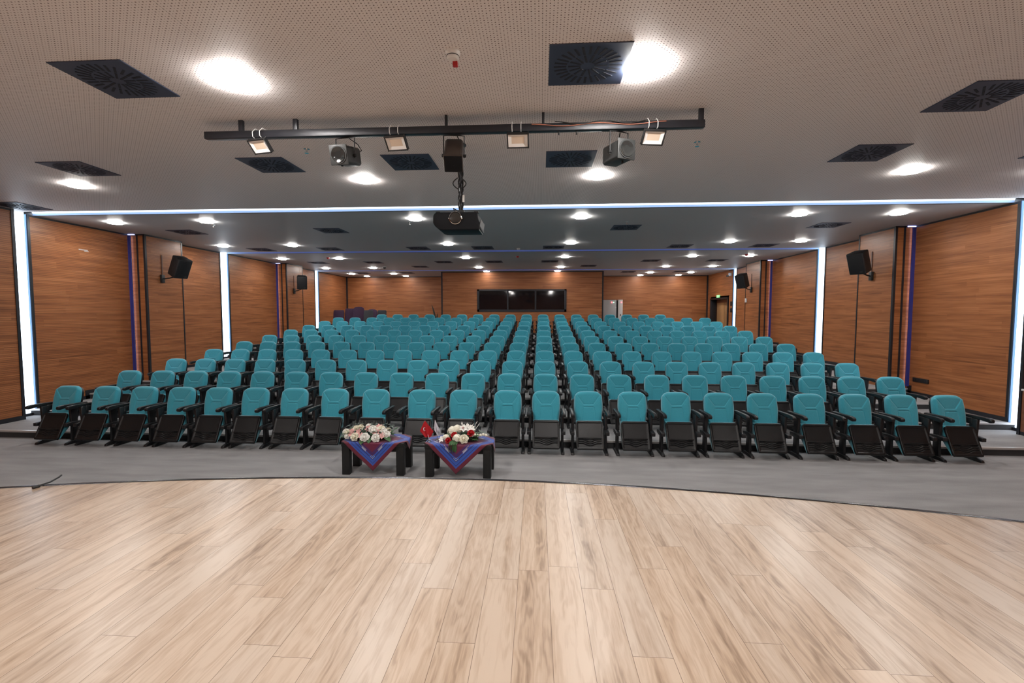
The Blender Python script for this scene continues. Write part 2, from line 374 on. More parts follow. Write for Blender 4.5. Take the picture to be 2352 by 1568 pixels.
o = slot(*S3, .05, 'blueglow').obj('ceiling_light_strip', 'blueglow'); tag(o, 'faint blue light strip across the ceiling nearest the back wall', 'light strip', 'ceiling light strips')
for yy in (S1[1]+.012, S2[1]+.012): struct('trim_4', B(XL, XR, yy, yy+.02, CZ-.004, CZ+.001), 'trim')

# ---- side walls
def side(s):           # s=-1 left, +1 right
    X = XL if s < 0 else XR; nm = 'left' if s < 0 else 'right'
    def bx(d0, d1, y0, y1, z0, z1):        # d = distance from the wall face into the wall (positive) or the room (negative)
        a, b = X + s*d0, X + s*d1
        return (min(a, b), max(a, b), y0, y1, z0, z1)
    wm = 'wood_y' if s < 0 else 'wood_r'
    spans = [(8.54, 10.78), (11.9, S2[0]-.06), (S2[1], 17.06), (18.2, S3[0]-.02), (S3[1]+.02, YB)]
    if s > 0: spans[-1] = (S3[1]+.02, 20.86)
    wl = MB()
    for a, b in spans: wl.box(*bx(0, .2, a, b, -.05, CZ))
    if s > 0: wl.box(*bx(0, .2, 22.92, YB, -.05, CZ)); wl.box(*bx(0, .2, 20.86, 22.92, 2.84, CZ))
    struct('wall_'+nm, wl, wm)
    # black trim: along the ceiling and at panel ends
    tr = MB()
    for a, b in spans: tr.box(*bx(-.006, .02, a, b, CZ-.035, CZ))
    for y in (8.54, S2[0]-.11, S2[1], S3[0]-.06, S3[1]+.02): tr.box(*bx(-.012, .03, y, y+.045, floor_z(y)-.1, CZ))
    for y in (12.62,) : pass
    struct('trim_5', tr, 'trim')
    bb = MB(); y = 8.54
    while y < YB:
        nx = RY0 + RP*(int((y-RY0)/RP+1e-6)+1); nx = min(nx, YB)
        z = floor_z(y+.01)
        ends = [(a, b) for a, b in spans if b > y and a < nx]
        for a, b in ends: bb.box(*bx(-.014, .01, max(a, y), min(b, nx)+.001, z-.02, z+.075))
        if nx < YB and any(a < nx < b for a, b in spans): bb.box(*bx(-.014, .01, nx-.09, nx+.001, z, z+RISE+.075))
        y = nx
    struct('baseboard_'+nm, bb, 'trim')
    # two boxed pilasters
    for (y0, y1) in ((10.78, 11.95), (17.06, 18.24)):
        D = .40; z0 = floor_z(y0)-.1
        struct('column', MB().box(*bx(-D, .2, y0+.02, y1, z0, CZ)), wm)
        fc = MB(); a, b = sorted((X, X - s*D)); fc.box(a, b, y0, y0+.02, z0, CZ); struct('column', fc, 'wood_x')
        t = MB()
        def post(d0, d1, yy0, yy1): t.box(*bx(-d0, -d1, yy0, yy1, z0, CZ))
        post(.365, .408, y0-.008, y0+.045); post(.195, .235, y0-.008, y0+.02); post(.38, .408, y1-.03, y1+.006); post(0, .4, y1-.01, y1+.004)
        post(.375, .408, y0, y1)if False else None
        t.box(*bx(-.408, -.37, y0, y1, CZ-.035, CZ)); t.box(*bx(-.41, 0, y0-.008, y0+.02, CZ-.03, CZ))
        struct('trim_6', t, 'trim')
    struct('trim_7', B(*bx(-.014, .004, 12.05, 12.09, floor_z(12), CZ)), 'trim')
    # tall strips sunk in the wall
    for i, (a, b, d, lab) in enumerate(((8.16, 8.54, .038, 'nearest the stage'), (S2[0]-.06, S2[1], .032, 'halfway down the hall'), (S3[0]-.02, S3[1]+.02, .03, 'nearest the back wall'))):
        z0 = floor_z(a)
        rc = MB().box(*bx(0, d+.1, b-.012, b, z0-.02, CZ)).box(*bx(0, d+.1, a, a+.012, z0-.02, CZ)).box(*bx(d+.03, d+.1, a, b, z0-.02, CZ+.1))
        struct('wall_'+nm, rc, 'jambbluelight')
        o = MB().box(*bx(d, d+.03, a+.012, b-.012, z0+.05, CZ+.04)).obj('wall_light_strip', 'strip')
        tag(o, 'tall glowing white light strip in the %s wall, %s' % (nm, lab), 'light strip', 'tall light strips in the side walls')
        struct('baseboard_'+nm, B(*bx(d-.05, d+.03, a, b, z0-.02, z0+.05)), 'trim')
    for i, (y, lab) in enumerate(((10.78, 'nearer the stage'), (17.06, 'farther from the stage'))):
        t = thing('corner_light_strip', 'narrow violet light strip in the %s wall corner by the pilaster, %s' % (nm, lab), 'light strip', group='violet corner light strips')
        MB().box(*bx(-.085, -.022, y-.060, y-.030, floor_z(y)+.05, CZ-.04)).obj('profile', 'purple', t)
        MB().box(*bx(-.078, -.030, y-.030, y-.022, floor_z(y)+.06, CZ-.05)).obj('led_line', 'purpleled', t)
        MB().box(*bx(-.065, -.045, y-.024, y-.0005, floor_z(y)+.05, CZ-.04)).obj('mounting_rail', 'trim', t)
        MB().box(*bx(-.17, -.005, y-.03, y-.002, CZ-.022, CZ-.006)).obj('reflection_bar', 'purplereflection', t)  # glowing bar added as the strip's reflection on the ceiling
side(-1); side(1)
# stage-end walls
struct('wall_left', B(XLF-.25, XLF, YF, 8.10, -.05, CZ), 'wood_y')
struct('trim_5', MB().box(XLF-.02, XLF+.012, 8.06, 8.112, .1, CZ).box(XLF-.02, XLF+.006, YF, 8.10, CZ-.035, CZ), 'trim')
struct('baseboard_left', MB().box(XLF, XLF+.014, 7.30, 8.07, RISE, RISE+.08).box(XLF, XLF+.014, 4, 7.30, 0, .08), 'trim')
struct('wall_right', MB().box(7.92, XRF+.2, 8.14, 8.16, -.05, CZ), 'wood_x')
struct('wall_right', MB().box(XRF, XRF+.2, YF, 8.16, -.05, CZ), 'wood_r')
struct('trim_5', MB().box(7.885, 7.925, 8.12, 8.165, .1, CZ).box(7.92, XRF, 8.13, 8.15, CZ-.035, CZ), 'trim')
struct('wall_stage', B(XLF-.3, XRF+.2, YF-.2, YF, -.05, CZ), 'wood_x')
# back wall and projecting control booth
BX0, BX1, BY = -4.47, 2.70, 20.86
struct('wall_back', MB().box(XL-.2, BX0+.1, YB, YB+.2, 0, CZ).box(BX1-.1, XR+.2, YB, YB+.2, 0, CZ), 'wood_x')
W0, W1, WZ0, WZ1 = -2.87, 1.11, 2.235, 3.235
bw = MB().box(BX0, W0, BY, BY+.15, 0, CZ).box(W1, BX1, BY, BY+.15, 0, CZ).box(W0, W1, BY, BY+.15, 0, WZ0).box(W0, W1, BY, BY+.15, WZ1, CZ)
struct('wall_booth_front', bw, 'wood_x')
struct('wall_booth_side', MB().box(BX0, BX0+.12, BY+.15, YB, 0, CZ).box(BX1-.12, BX1, BY+.15, YB, 0, CZ), 'wood_y')
t = MB()
for x in (BX0, BX1): t.box(x-.03, x+.03, BY-.012, BY+.03, 1.2, CZ)
t.box(BX0, BX1, BY-.008, BY+.02, CZ-.035, CZ); t.box(XL, BX0, YB-.01, YB+.02, CZ-.035, CZ); t.box(BX1, XR, YB-.01, YB+.02, CZ-.035, CZ)
t.box(XL, XL+.06, YB-.06, YB, 1.2, CZ); t.box(XR-.06, XR, YB-.06, YB, 1.2, CZ)
struct('trim_8', t, 'trim')
bbk = MB().box(XL, BX0, YB-.014, YB, 1.2, 1.28).box(BX1, XR, YB-.014, YB, 1.2, 1.28).box(BX0, BX1, BY-.014, BY, 1.2, 1.28)
struct('baseboard_back', bbk, 'trim')
wf = MB(); fr = .09
wf.box(W0, W1, BY-.03, BY+.1, WZ1-.07, WZ1).box(W0, W1, BY-.03, BY+.1, WZ0, WZ0+.1).box(W0, W0+fr, BY-.03, BY+.1, WZ0, WZ1).box(W1-fr, W1, BY-.03, BY+.1, WZ0, WZ1)
for x in (-1.50, -.26): wf.box(x-.035, x+.035, BY-.025, BY+.1, WZ0, WZ1)
wn = struct('window_1', wf, 'trim')
for i, (a, b) in enumerate(((W0+fr, -1.535), (-1.465, -.295), (-.225, W1-fr))):
    g = MB().box(a, b, BY+.03, BY+.045, WZ0+.1, WZ1-.07).obj('pane', 'glass', wn)
# ---- exit door in the right wall
dz = 1.2
dn = MB().box(8.44, 8.5, 20.8, 22.98, dz, 2.95).box(8.1, 8.5, 22.9, 22.98, dz, 2.95).box(8.1, 8.5, 20.8, 20.88, dz, 2.95).box(8.1, 8.5, 20.8, 22.98, 2.82, 2.95)
struct('wall_right', dn, 'cabwood')
dr = MB().box(8.06, 8.34, 20.83, 20.90, dz, 2.88).box(8.06, 8.34, 22.88, 22.95, dz, 2.88).box(8.06, 8.34, 20.83, 22.95, 2.81, 2.88)
d1 = struct('door_1', dr, 'trim', bevel=.004)
MB().box(8.36, 8.40, 20.92, 22.0, dz, 2.66).obj('door_leaf', 'doorwood', d1, bevel=.004)
MB().box(8.36, 8.40, 22.03, 22.86, dz, 2.66).obj('side_panel', 'doorwood', d1, bevel=.004)
MB().box(8.37, 8.42, 20.90, 22.88, 2.66, 2.82).obj('head_panel', 'cabwood', d1)
MB().cyl((8.36, 21.0, 2.2), (8.31, 21.0, 2.2), .02).box(8.30, 8.32, 20.99, 21.12, 2.19, 2.21).obj('door_handle', 'chrome', d1)

# ------------------------------------------------------------------ seats
def seg_d(px, py, a, b):
    dx, dy = b[0]-a[0], b[1]-a[1]; q = max(0, min(1, ((px-a[0])*dx+(py-a[1])*dy)/(dx*dx+dy*dy)))
    return math.hypot(px-a[0]-q*dx, py-a[1]-q*dy)
SEAMS = [((-.070, .208), (.070, .208)), ((-.070, .247), (.070, .247)), ((-.076, .202), (-.182, .050)), ((.076, .202), (.182, .050)), ((-.085, .252), (-.108, .50)), ((.085, .252), (.108, .50))]
LEAN = math.atan2(.128, .505)
def back_pt(u, t, H, hw0, front):
    # u across -1..1, t up 0..1 ; returns local point
    rc = .46; e = max(0, (abs(u)-(1-rc))/rc)
    top = H - .014*u*u - .088*(1-math.sqrt(max(0, 1-e*e)))
    h = t*top
    hw = hw0*(.90 + .16*math.sin(min(1, h/(.62*H))*PI/2) - .085*max(0, (h/H-.55)/.45)**1.5)
    return u*hw, h
def backrest():
    H = .520; nu, nv = 100, 116; mb = MB()
    def fr(i, j):
        u = -1+2*i; x, h = back_pt(u, j, H, .208, True)
        e = min(1-abs(u), (1-j)*1.9, .12+j*2.5)/.22; e = max(0, min(1, e))
        bul = .050*math.sqrt(max(0, 1-(1-e)**2))
        d = H - h                                     # distance below the top edge
        xin = .19 - .105*min(1, max(0, d-.045)/.16) if d < .21 else .085 + .022*(d-.21)/.28
        bul += .006*max(0, min(1, (abs(x)-xin)/.05))*(1 if d > .05 else max(0, d-.02)/.03)*max(0, min(1, e*2))
        g = 0
        for k, (a, b) in enumerate(SEAMS):
            q = seg_d(x, d, a, b); g = max(g, (.010, .009, .008, .008, .004, .004)[k]*math.exp(-(q/.0055)**2))
        if d < .205:                                  # head panel slopes back towards the lower seam
            edge = .185 - .110*max(0, d-.045)/.16
            g += .013*(d/.205)*max(0, min(1, (edge-abs(x))/.012+.4))
        return (x, -(bul-g), h)
    def bk(i, j):
        u = -1+2*i; x, h = back_pt(u, j, H, .208, False); return (x, .022, h)
    mb.grid(fr, nu, nv); o = len(mb.v); k = nu+1; mb.grid(bk, nu, nv)
    def rim(a, b): mb.f.append((a, b, b+o, a+o))
    for i in range(nu): rim(i, i+1); rim(nv*k+i, nv*k+i+1)
    for j in range(nv): rim(j*k, (j+1)*k); rim(j*k+nu, (j+1)*k+nu)
    return mb
def back_shell():
    H = .535; nu, nv = 24, 20; mb = MB()
    mk = lambda yy, gr: (lambda i, j: ((lambda xh: (xh[0]*gr, yy + (.02 if yy > .03 else 0)*(1-(2*i-1)**4), xh[1]-.006))(back_pt(-1+2*i, j, H, .214, False))))
    mb.grid(mk(.006, 1), nu, nv); o = len(mb.v); k = nu+1; mb.grid(mk(.032, .98), nu, nv)
    def rim(a, b): mb.f.append((a, b, b+o, a+o))
    for i in range(nu): rim(i, i+1); rim(nv*k+i, nv*k+i+1)
    for j in range(nv): rim(j*k, (j+1)*k); rim(j*k+nu, (j+1)*k+nu)
    return mb
def seat_pan():
    Wd, Ln = .205, .432; nu, nv = 64, 84; mb = MB()
    def out(u, t):      # rounded rectangle outline
        rc = .045; y = t*Ln; q = 0
        if y > Ln-rc*1.3: q = (y-(Ln-rc*1.3))/(rc*1.3)
        elif y < rc: q = (rc-y)/rc*.8
        return u*(Wd - rc*(1-math.sqrt(max(0, 1-q*q)))*.9), y
    def step(x, w=.004): return max(0, min(1, x/w))
    def fr(i, j):
        u = -1+2*i; x, y = out(u, j)
        ins = min(step(Wd-.024-abs(x)), 1)
        d = 0
        if .175 < y < Ln-.03: d = .010*min(step(y-.175), step(Ln-.03-y))*ins
        if .028 < y < .165:
            d = .007*min(step(y-.028), step(.165-y))*ins
            for c in (.150, .128, .100, .072):
                amp = .016 if c < .14 else .009
                wv = c - amp*math.cos(max(-PI, min(PI, x/.115*PI)))
                d += .012*math.exp(-((y-wv)/.0042)**2)*step(Wd-.032-abs(x), .01)
        e = min(1, min(1-abs(u), min(j, 1-j))/.03)
        return (x, d - .006*math.sqrt(max(0, 1-(1-e)**2)), y)
    mb.grid(fr, nu, nv); o = len(mb.v); k = nu+1
    mb.grid(lambda i, j: (lambda q: (q[0]*.985, .030, q[1]))(out(-1+2*i, j)), nu, nv)
    def rim(a, b): mb.f.append((a, b, b+o, a+o))
    for i in range(nu): rim(i, i+1); rim(nv*k+i, nv*k+i+1)
    for j in range(nv): rim(j*k, (j+1)*k); rim(j*k+nu, (j+1)*k+nu)
    return mb
def arm(s):
    prof = [(-.487, .618), (-.478, .594), (-.45, .588), (-.38, .598), (-.2, .604), (-.03, .604), (.0, .618), (-.01, .644), (-.2, .650), (-.38, .655), (-.45, .650), (-.478, .638)]
    return MB().prism(prof, s*.262-.026, s*.262+.026, 'x')
def leg(s):
    m = MB(); a, b = s*.247-.019, s*.247+.019
    m.prism([(-.275, .04), (-.15, .04), (-.165, .30), (-.155, .603), (-.285, .603), (-.265, .30)], a, b, 'x')
    m.prism([(-.385, .0), (.0, .0), (.0, .022), (-.13, .055), (-.30, .055), (-.37, .032)], s*.252-.024, s*.252+.024, 'x')
    m.prism([(-.375, .300), (-.20, .290), (-.10, .300), (-.10, .350), (-.25, .365), (-.375, .352)], s*.258-.030, s*.258+.030, 'x')
    m.prism([(-.20, .52), (.02, .52), (.035, .60), (-.20, .61)], s*.235-.012, s*.235+.012, 'x')
    return m
me_back = backrest().mesh('backrest', 'teal', smooth=60)
me_shell = back_shell().mesh('back_shell', 'plastic', smooth=50)
me_pan = seat_pan().mesh('seat_pan', 'plastic', smooth=60)
me_cush = MB().prism([(-.240, .490), (-.20, .492), (-.125, .468), (-.13, .42), (-.175, .34), (-.40, .105), (-.425, .108)], -.198, .198, 'x').mesh('seat_cushion', 'teal', bevel=.018, seg=3, smooth=60)
me_arm = {s: arm(s).mesh('armrest', 'plastic', bevel=.014, seg=3, smooth=60) for s in (-1, 1)}
me_leg = {s: leg(s).mesh('leg', 'steel', bevel=.007, seg=2, smooth=50) for s in (-1, 1)}
PAN_T = math.atan2(.19, .388)
def make_seat():
    t = thing('auditorium_seat', '', 'seat')
    o = link('backrest', me_back, t); o.location = (0, -.145, .405); o.rotation_euler = (-LEAN, 0, 0)
    s = link('back_shell', me_shell, o); s.location = (0, .022, -.02)
    o = link('seat_pan', me_pan, t); o.location = (0, -.455, .112); o.rotation_euler = (-PAN_T, 0, 0)
    link('seat_cushion', me_cush, t)
    for s in (-1, 1): link('armrest', me_arm[s], t); link('leg', me_leg[s], t)
    return t
P_X0, P_W, P_Y = .0794, .66, 7.28
seat0 = make_seat(); used = False
# seats of the front row are not perfectly spaced
FR = [-7.85, -7.17, -6.51, -5.86, -5.23, -4.61, -3.96, -3.29, -2.62, -1.88, -1.22, -.52, .08, .73, 1.40, 2.06, 2.70, 3.34, 4.02, 4.68, 5.34, 6.00]
# offset of the seat column against the fitted pitch, measured along the front row
for r in range(11):
    ks = range(-12, 10) if r < 10 else range(-10, 8)
    ks = list(ks); nmx = len(ks)
    for i, k in enumerate(ks):
        x = P_X0 + P_W*k + (.008*math.sin(7*k+3*r) if r else 0)
        if r == 0: x = FR[i]
        rowname = 'front row' if r == 0 else ('back row' if r == 10 else ORD[r] + ' row')
        if i < nmx//2: pos = ORD[i] + ' from the left end' if i else 'at the left end'
        else:
            q = nmx-1-i; pos = ORD[q] + ' from the right end' if q else 'at the right end'
        lab = 'teal tip-up auditorium seat, %s of the %s' % (pos, rowname)
        loc = (x, P_Y + RP*r + .004*math.sin(5*k+r), RISE*r); g = 'seats of the ' + rowname
        if not used: s = seat0; s.location = loc; s['label'] = lab; s['group'] = g; used = True
        else: dup(seat0, loc, lab, g)

# ------------------------------------------------------------------ ceiling lights, vents and small ceiling devices
GX = [-8.93, -6.92, -2.54, .78, 4.92, 6.73]; GY = [.95, 3.81, 6.67, 9.37, 12.70, 15.72, 18.97, 21.65]
me_ring = MB().lathe([(.05, 0), (.05, -.006), (.026, -.010), (.026, -.019)], 36).mesh('mount', 'white')
me_glass = MB().lathe([(.03, -.018), (.118, -.018), (.127, -.020), (.127, -.025), (.118, -.029), (.03, -.031)], 36).mesh('glass', 'lamp')
me_glass2 = me_glass.copy(); me_glass2.materials[0] = M['lampstage']; me_glass3 = me_glass.copy(); me_glass3.materials[0] = M['lampdim']
lamp0 = None
def lamp(x, y, lab, glass=None):
    t = lamp_(x, y, lab)
    for c in t.children:
        if c.name.startswith('glass'): c.data = glass or me_glass
    return t
def lamp_(x, y, lab):
    global lamp0
    if lamp0 is None:
        t = thing('ceiling_light', lab, 'light', (x, y, CZ), group='round ceiling lights'); link('mount', me_ring, t); link('glass', me_glass, t); lamp0 = t
        return t
    return dup(lamp0, (x, y, CZ), lab)
ROWL = {3.81: 'row above the stage edge', 6.67: 'row behind the lighting bar', 9.37: 'row just past the first ceiling strip', 12.70: 'row before the middle ceiling strip', 15.72: 'row just past the middle ceiling strip', 18.97: 'row before the last ceiling strip', 21.65: 'row past the last ceiling strip'}
for y in GY:
    if y < 3:
        lamp(-2.54, y, 'round glowing ceiling light over the stage, left one near the stage back', me_glass2)
        lamp(.78, y, 'round glowing ceiling light over the stage, right one near the stage back', me_glass2)
        lamp(-6.92, y, 'round glowing ceiling light over the stage, far left near the stage back', me_glass2)
        lamp(4.92, y, 'round glowing ceiling light over the stage, far right near the stage back', me_glass2); continue
    xs = [x for x in GX]
    if y == 3.81: xs = [-2.54, .78]
    if y == 6.67: xs = GX[1:]
    if y == 21.65: xs = [-8.93, -6.92, 4.92, 6.73]
    for i, x in enumerate(xs):
        q = 'at left' if i == 0 else ('at right' if i == len(xs)-1 else ORD[i]+' from left')
        lamp(x, y, 'round glowing ceiling light, %s, %s' % (q, ROWL[y]), me_glass2 if y < 4 else None)
for i, x in enumerate((-8.7, -6.72, 4.75, 6.55)):
    lamp(x, 22.95, 'round ceiling light close to the back wall, %s' % ['far left corner', 'left of the booth', 'right of the booth', 'far right corner'][i], me_glass3)
for i, x in enumerate((-2.42, .70)): lamp(x, 20.58, 'round ceiling light close to the booth front, %s end of the window' % ['left', 'right'][i], me_glass3)

pl = MB().box(-.3, .3, -.3, .3, -.008, 0)
me_plate = pl.mesh('plate', 'vent', bevel=.003, seg=1)
sl = MB()
for k in range(28):
    a = 2*PI*k/28; T = Matrix.Rotation(a, 4, 'Z')
    sl.box(.165, .262, -.009, .009, -.0105, -.008, T)
    if k % 2 == 0: sl.box(.055, .150, -.008, .008, -.0105, -.008, T)
me_slots = sl.mesh('swirl_slots', 'slot', smooth=0)
vent0 = None
VROW = [(3.76, [(-3.50, 'left of'), (.35, 'right of'), (3.89, 'far right of')], 'square dark swirl vent above the stage edge, %s the smoke detector'),
        (5.95, None, None)]
def vent(x, y, lab):
    global vent0
    if vent0 is None:
        t = thing('ceiling_vent', lab, 'vent', (x, y, CZ), group='square ceiling vents'); link('plate', me_plate, t); link('swirl_slots', me_slots, t); vent0 = t; return
    dup(vent0, (x, y, CZ), lab)
vent(-3.50, 3.76, 'square blue-grey swirl vent above the stage edge, left of the smoke detector')
vent(.35, 3.76, 'square dark swirl vent above the stage edge, right of the smoke detector')
vent(3.89, 4.50, 'square swirl vent at the right edge, nearer the camera')
rows = [(5.95, [-6.13, -3.49, -1.66, .35, 3.89, 6.15], 'first ceiling bay, behind the lighting bar'), (7.89, [-9.3], 'corner beside the first left strip'),
        (10.58, [-8.30, -4.82, 1.85, 6.15], 'row nearest the stage in the second bay'), (13.50, [-8.30, -6.2, -3.57, -1.69, .34, 3.87, 6.15], 'row before the middle strip'),
        (17.02, [-8.29, -6.19, -3.57, -1.72, .30, 3.87, 6.17], 'row past the middle strip'), (18.62, [-4.86, 1.84], 'row above the back seats'), (21.32, [-8.3, -6.19, 3.87, 6.17], 'row past the last strip')]
for y, xs, nm in rows:
    for i, x in enumerate(xs):
        q = 'lone one in' if len(xs) == 1 else ('leftmost in' if i == 0 else ('rightmost in' if i == len(xs)-1 else ORD[i]+' from left in'))
        vent(x, y, 'square dark vent, %s the %s' % (q, nm))

t = thing('smoke_detector', 'white round smoke detector with red base tab on the ceiling above the stage', 'smoke detector', (-.66, 3.52, CZ))
MB().lathe([(.055, 0), (.055, -.012), (.05, -.02), (.046, -.03), (.046, -.045), (.036, -.055), (.01, -.058)], 28).obj('body', 'white', t)
MB().lathe([(.0475, -.031), (.0475, -.036)], 28).obj('vent_ring', 'black', t)
MB().box(-.004, .030, .015, .050, -.086, -.055).obj('label_tab', 'redplastic', t)
def detector(x, y, lab, mat='white'):
    tag(MB().lathe([(.05, 0), (.05, -.015), (.04, -.045), (.012, -.055)], 20, Matrix.Translation((x, y, CZ))).obj('smoke_detector' if mat == 'white' else 'fire_alarm_beacon', mat), lab, 'smoke detector' if mat == 'white' else 'alarm')
detector(-.67, 13.67, 'small white detector on the ceiling just before the middle strip')
detector(-.79, 15.48, 'small red alarm beacon on the ceiling centre past the middle strip', 'redplastic')
detector(-7.2, 15.47, 'small red alarm beacon on the ceiling beside a left ceiling light', 'redplastic')
detector(6.52, 15.45, 'small red alarm beacon on the ceiling beside a right ceiling light', 'redplastic')
for i, (x, y, lab) in enumerate(((-2.74, 5.40, 'left of the hanging grey spotlight'), (1.73, 5.45, 'right of the end floodlight'), (-7.05, 9.74, 'below a left ceiling light past the first strip'), (-2.75, 9.72, 'below the ceiling light left of the projector'), (1.76, 9.9, 'right of the projector, past the first strip'))):
    t = thing('sprinkler_head', 'small pendant sprinkler head on the ceiling, ' + lab, 'sprinkler', (x, y, CZ), group='ceiling sprinklers')
    MB().lathe([(.035, 0), (.035, -.006), (.012, -.010), (.012, -.03)], 16).obj('body', 'chrome', t)
    MB().lathe([(.004, -.03), (.004, -.05), (.024, -.05), (.024, -.053)], 16).obj('deflector', 'chrome', t)
t = thing('dome_camera', 'small dark dome camera with white collar on the ceiling near the back left', 'camera', (-6.29, 18.5, CZ))
MB().lathe([(.08, 0), (.08, -.03), (.065, -.035)], 20).obj('collar', 'white', t); MB().lathe([(.062, -.034), (.055, -.07), (.02, -.09)], 20).obj('dome', 'black', t)
t = thing('wall_camera', 'small white camera beside the light strip above the exit door', 'camera', (8.1, 20.62, 3.83))
MB().box(-.12, 0, -.04, .04, -.06, .06).obj('housing', 'white', t, bevel=.008); MB().box(-.2, -.11, -.03, .03, -.10, -.04).obj('camera_lens', 'black', t)

# ------------------------------------------------------------------ lighting bar and stage lamps
BY_, BZ0, BZ1 = 4.60, 3.845, 3.915
t = thing('lighting_bar', 'long black square lighting bar hung below the perforated ceiling', 'lighting bar', (0, 0, 0))
MB().box(-3.37, 1.52, BY_-.035, BY_+.035, BZ0-.0, BZ1).obj('bar', 'trim', t, bevel=.004)
for i, x in enumerate((-3.0, -2.44, -.93, .01, 1.49)):
    hw = .022 if i in (0, 1, 4) else .012
    MB().box(x-hw, x+hw, BY_-.018, BY_+.018, BZ1-.005, CZ).obj('hanger', 'trim', t, bevel=.002)
pts = [(-.1+.028*i, BY_-.042, BZ1-.012-.022*math.sin(i*.14)**2) for i in range(46)]
MB().tube(pts, .004, 8).obj('cable', 'copper', t)
pts = [(.12+.025*i, BY_-.046, BZ1+.006-.026*math.sin(i*.17)**2) for i in range(36)]
MB().tube(pts, .005, 8).obj('cable', 'black', t)
for x in (.16, .33): MB().cyl((x, BY_, BZ0+.01), (x, BY_, BZ0-.03), .008).obj('bolt', 'black', t)
def flood(x, yaw, lab):
    t = thing('floodlight', lab, 'floodlight', (x, 4.55, 3.755), (0, 0, yaw), 'square floodlights on the lighting bar')
    T = Matrix.Rotation(math.radians(46), 4, 'X')
    f = MB(); w, h, b = .103, .072, .011
    f.box(-w, w, -.02, .02, h-b, h, T).box(-w, w, -.02, .02, -h, -h+b, T).box(-w, -w+b, -.02, .02, -h, h, T).box(w-b, w, -.02, .02, -h, h, T).box(-w+.02, w-.02, .018, .045, -h+.02, h-.02, T)
    f.obj('housing', 'black', t, bevel=.003)
    r = MB(); iw, ih = w-b, h-b
    o_ = [(-iw, -.012, -ih), (iw, -.012, -ih), (iw, -.012, ih), (-iw, -.012, ih)]; k_ = [(-iw*.66, -.004, -ih*.5), (iw*.66, -.004, -ih*.5), (iw*.66, -.004, ih*.62), (-iw*.66, -.004, ih*.62)]
    r.add(o_+k_, [(0, 1, 5, 4), (1, 2, 6, 5), (2, 3, 7, 6), (3, 0, 4, 7)], T); r.obj('reflector', 'reflector', t, smooth=0)
    MB().add([(q[0], q[1]-.0005, q[2]) for q in k_], [(0, 1, 2, 3)], T).obj('led_plate', 'ledpanel', t, smooth=0)
    for s in (-.055, .03):
        MB().tube([(s, .0, .068), (s, -.035, .085), (s, -.038, .13), (s, .0, .170), (s, .085, .165)], .004, 6).obj('strap', 'white', t)
    return t
flood(-2.78, math.radians(-12), 'square floodlight at the left end of the lighting bar')
flood(-1.41, math.radians(-6), 'square floodlight between the grey spotlight and the dark brown spotlight')
flood(-.23, 0, 'square floodlight right of the dark brown spotlight at the bar centre')
flood(1.04, math.radians(8), 'square floodlight at the right end of the lighting bar')
def spot(x, z, yaw, pitch, mat, lab, open_lens=True):
    t = thing('stage_spotlight', lab, 'spotlight', (x, 4.62, z), (0, 0, yaw), 'theatre spotlights on the lighting bar')
    T = Matrix.Rotation(pitch, 4, 'X'); a = .088; L0, L1 = -.12, .15
    b = MB(); b.prism([(-a, -a+.02), (-a+.02, -a), (a-.02, -a), (a, -a+.02), (a, a-.02), (a-.02, a), (-a+.02, a), (-a, a-.02)], L0, L1, 'y', T)
    b.prism([(-a-.006, -a-.006), (a+.006, -a-.006), (a+.006, a+.006), (-a-.006, a+.006)], L0-.012, L0+.004, 'y', T)
    b.obj('housing', mat, t, bevel=.008)
    if open_lens:
        ln = MB(); pr = [(.076, -.001), (.070, .010), (.05, .002), (.02, -.004)]
        ln.lathe(pr, 28, T @ Matrix.Translation((0, L0-.014, 0)) @ Matrix.Rotation(PI/2, 4, 'X')); ln.obj('lens', 'lens', t)
        rg = MB(); rg.lathe([(.083, 0), (.083, .006), (.074, .006), (.074, 0)], 28, T @ Matrix.Translation((0, L0-.012, 0)) @ Matrix.Rotation(PI/2, 4, 'X')); rg.obj('lens_ring', mat, t)
    else:
        MB().prism([(-a+.004, -a+.004), (a-.004, -a+.004), (a-.004, a-.004), (-a+.004, a-.004)], L0-.016, L0-.010, 'y', T).obj('vent_panel', 'projblack', t)
    top = BZ0 - z
    MB().tube([(-a-.012, .0, -.02), (-a-.012, 0, top-.01), (-.03, 0, top-.004), (.03, 0, top-.004), (a+.012, 0, top-.01), (a+.012, 0, -.02)], .006, 6).obj('yoke', 'black', t)
    for s in (-1, 1): MB().cyl((s*(a-.002), 0, 0), (s*(a+.03), 0, 0), .013, .016, 12).obj('knob', 'black', t)
    MB().cyl((0, -.06, -a-.004), (0, -.06, -a-.03), .009, .012, 10).obj('tilt_handle', 'black', t)
    MB().tube([(.05, .12, .06), (.09, .16, .10), (.07, .12, .15), (.03, .03, top-.002)], .005, 6).obj('power_cord', 'black', t)
    return t
spot(-1.95, 3.665, math.radians(-7), math.radians(13), 'greymetal', 'grey square theatre spotlight with round lens, left of bar centre')
spot(-.86, 3.645, math.radians(6), math.radians(52), 'brownmetal', 'dark brown spotlight tipped downward in front of the projector pole', False)
spot(.735, 3.64, math.radians(24), math.radians(2), 'greymetal', 'grey square theatre spotlight with round lens, near the right end of the bar')

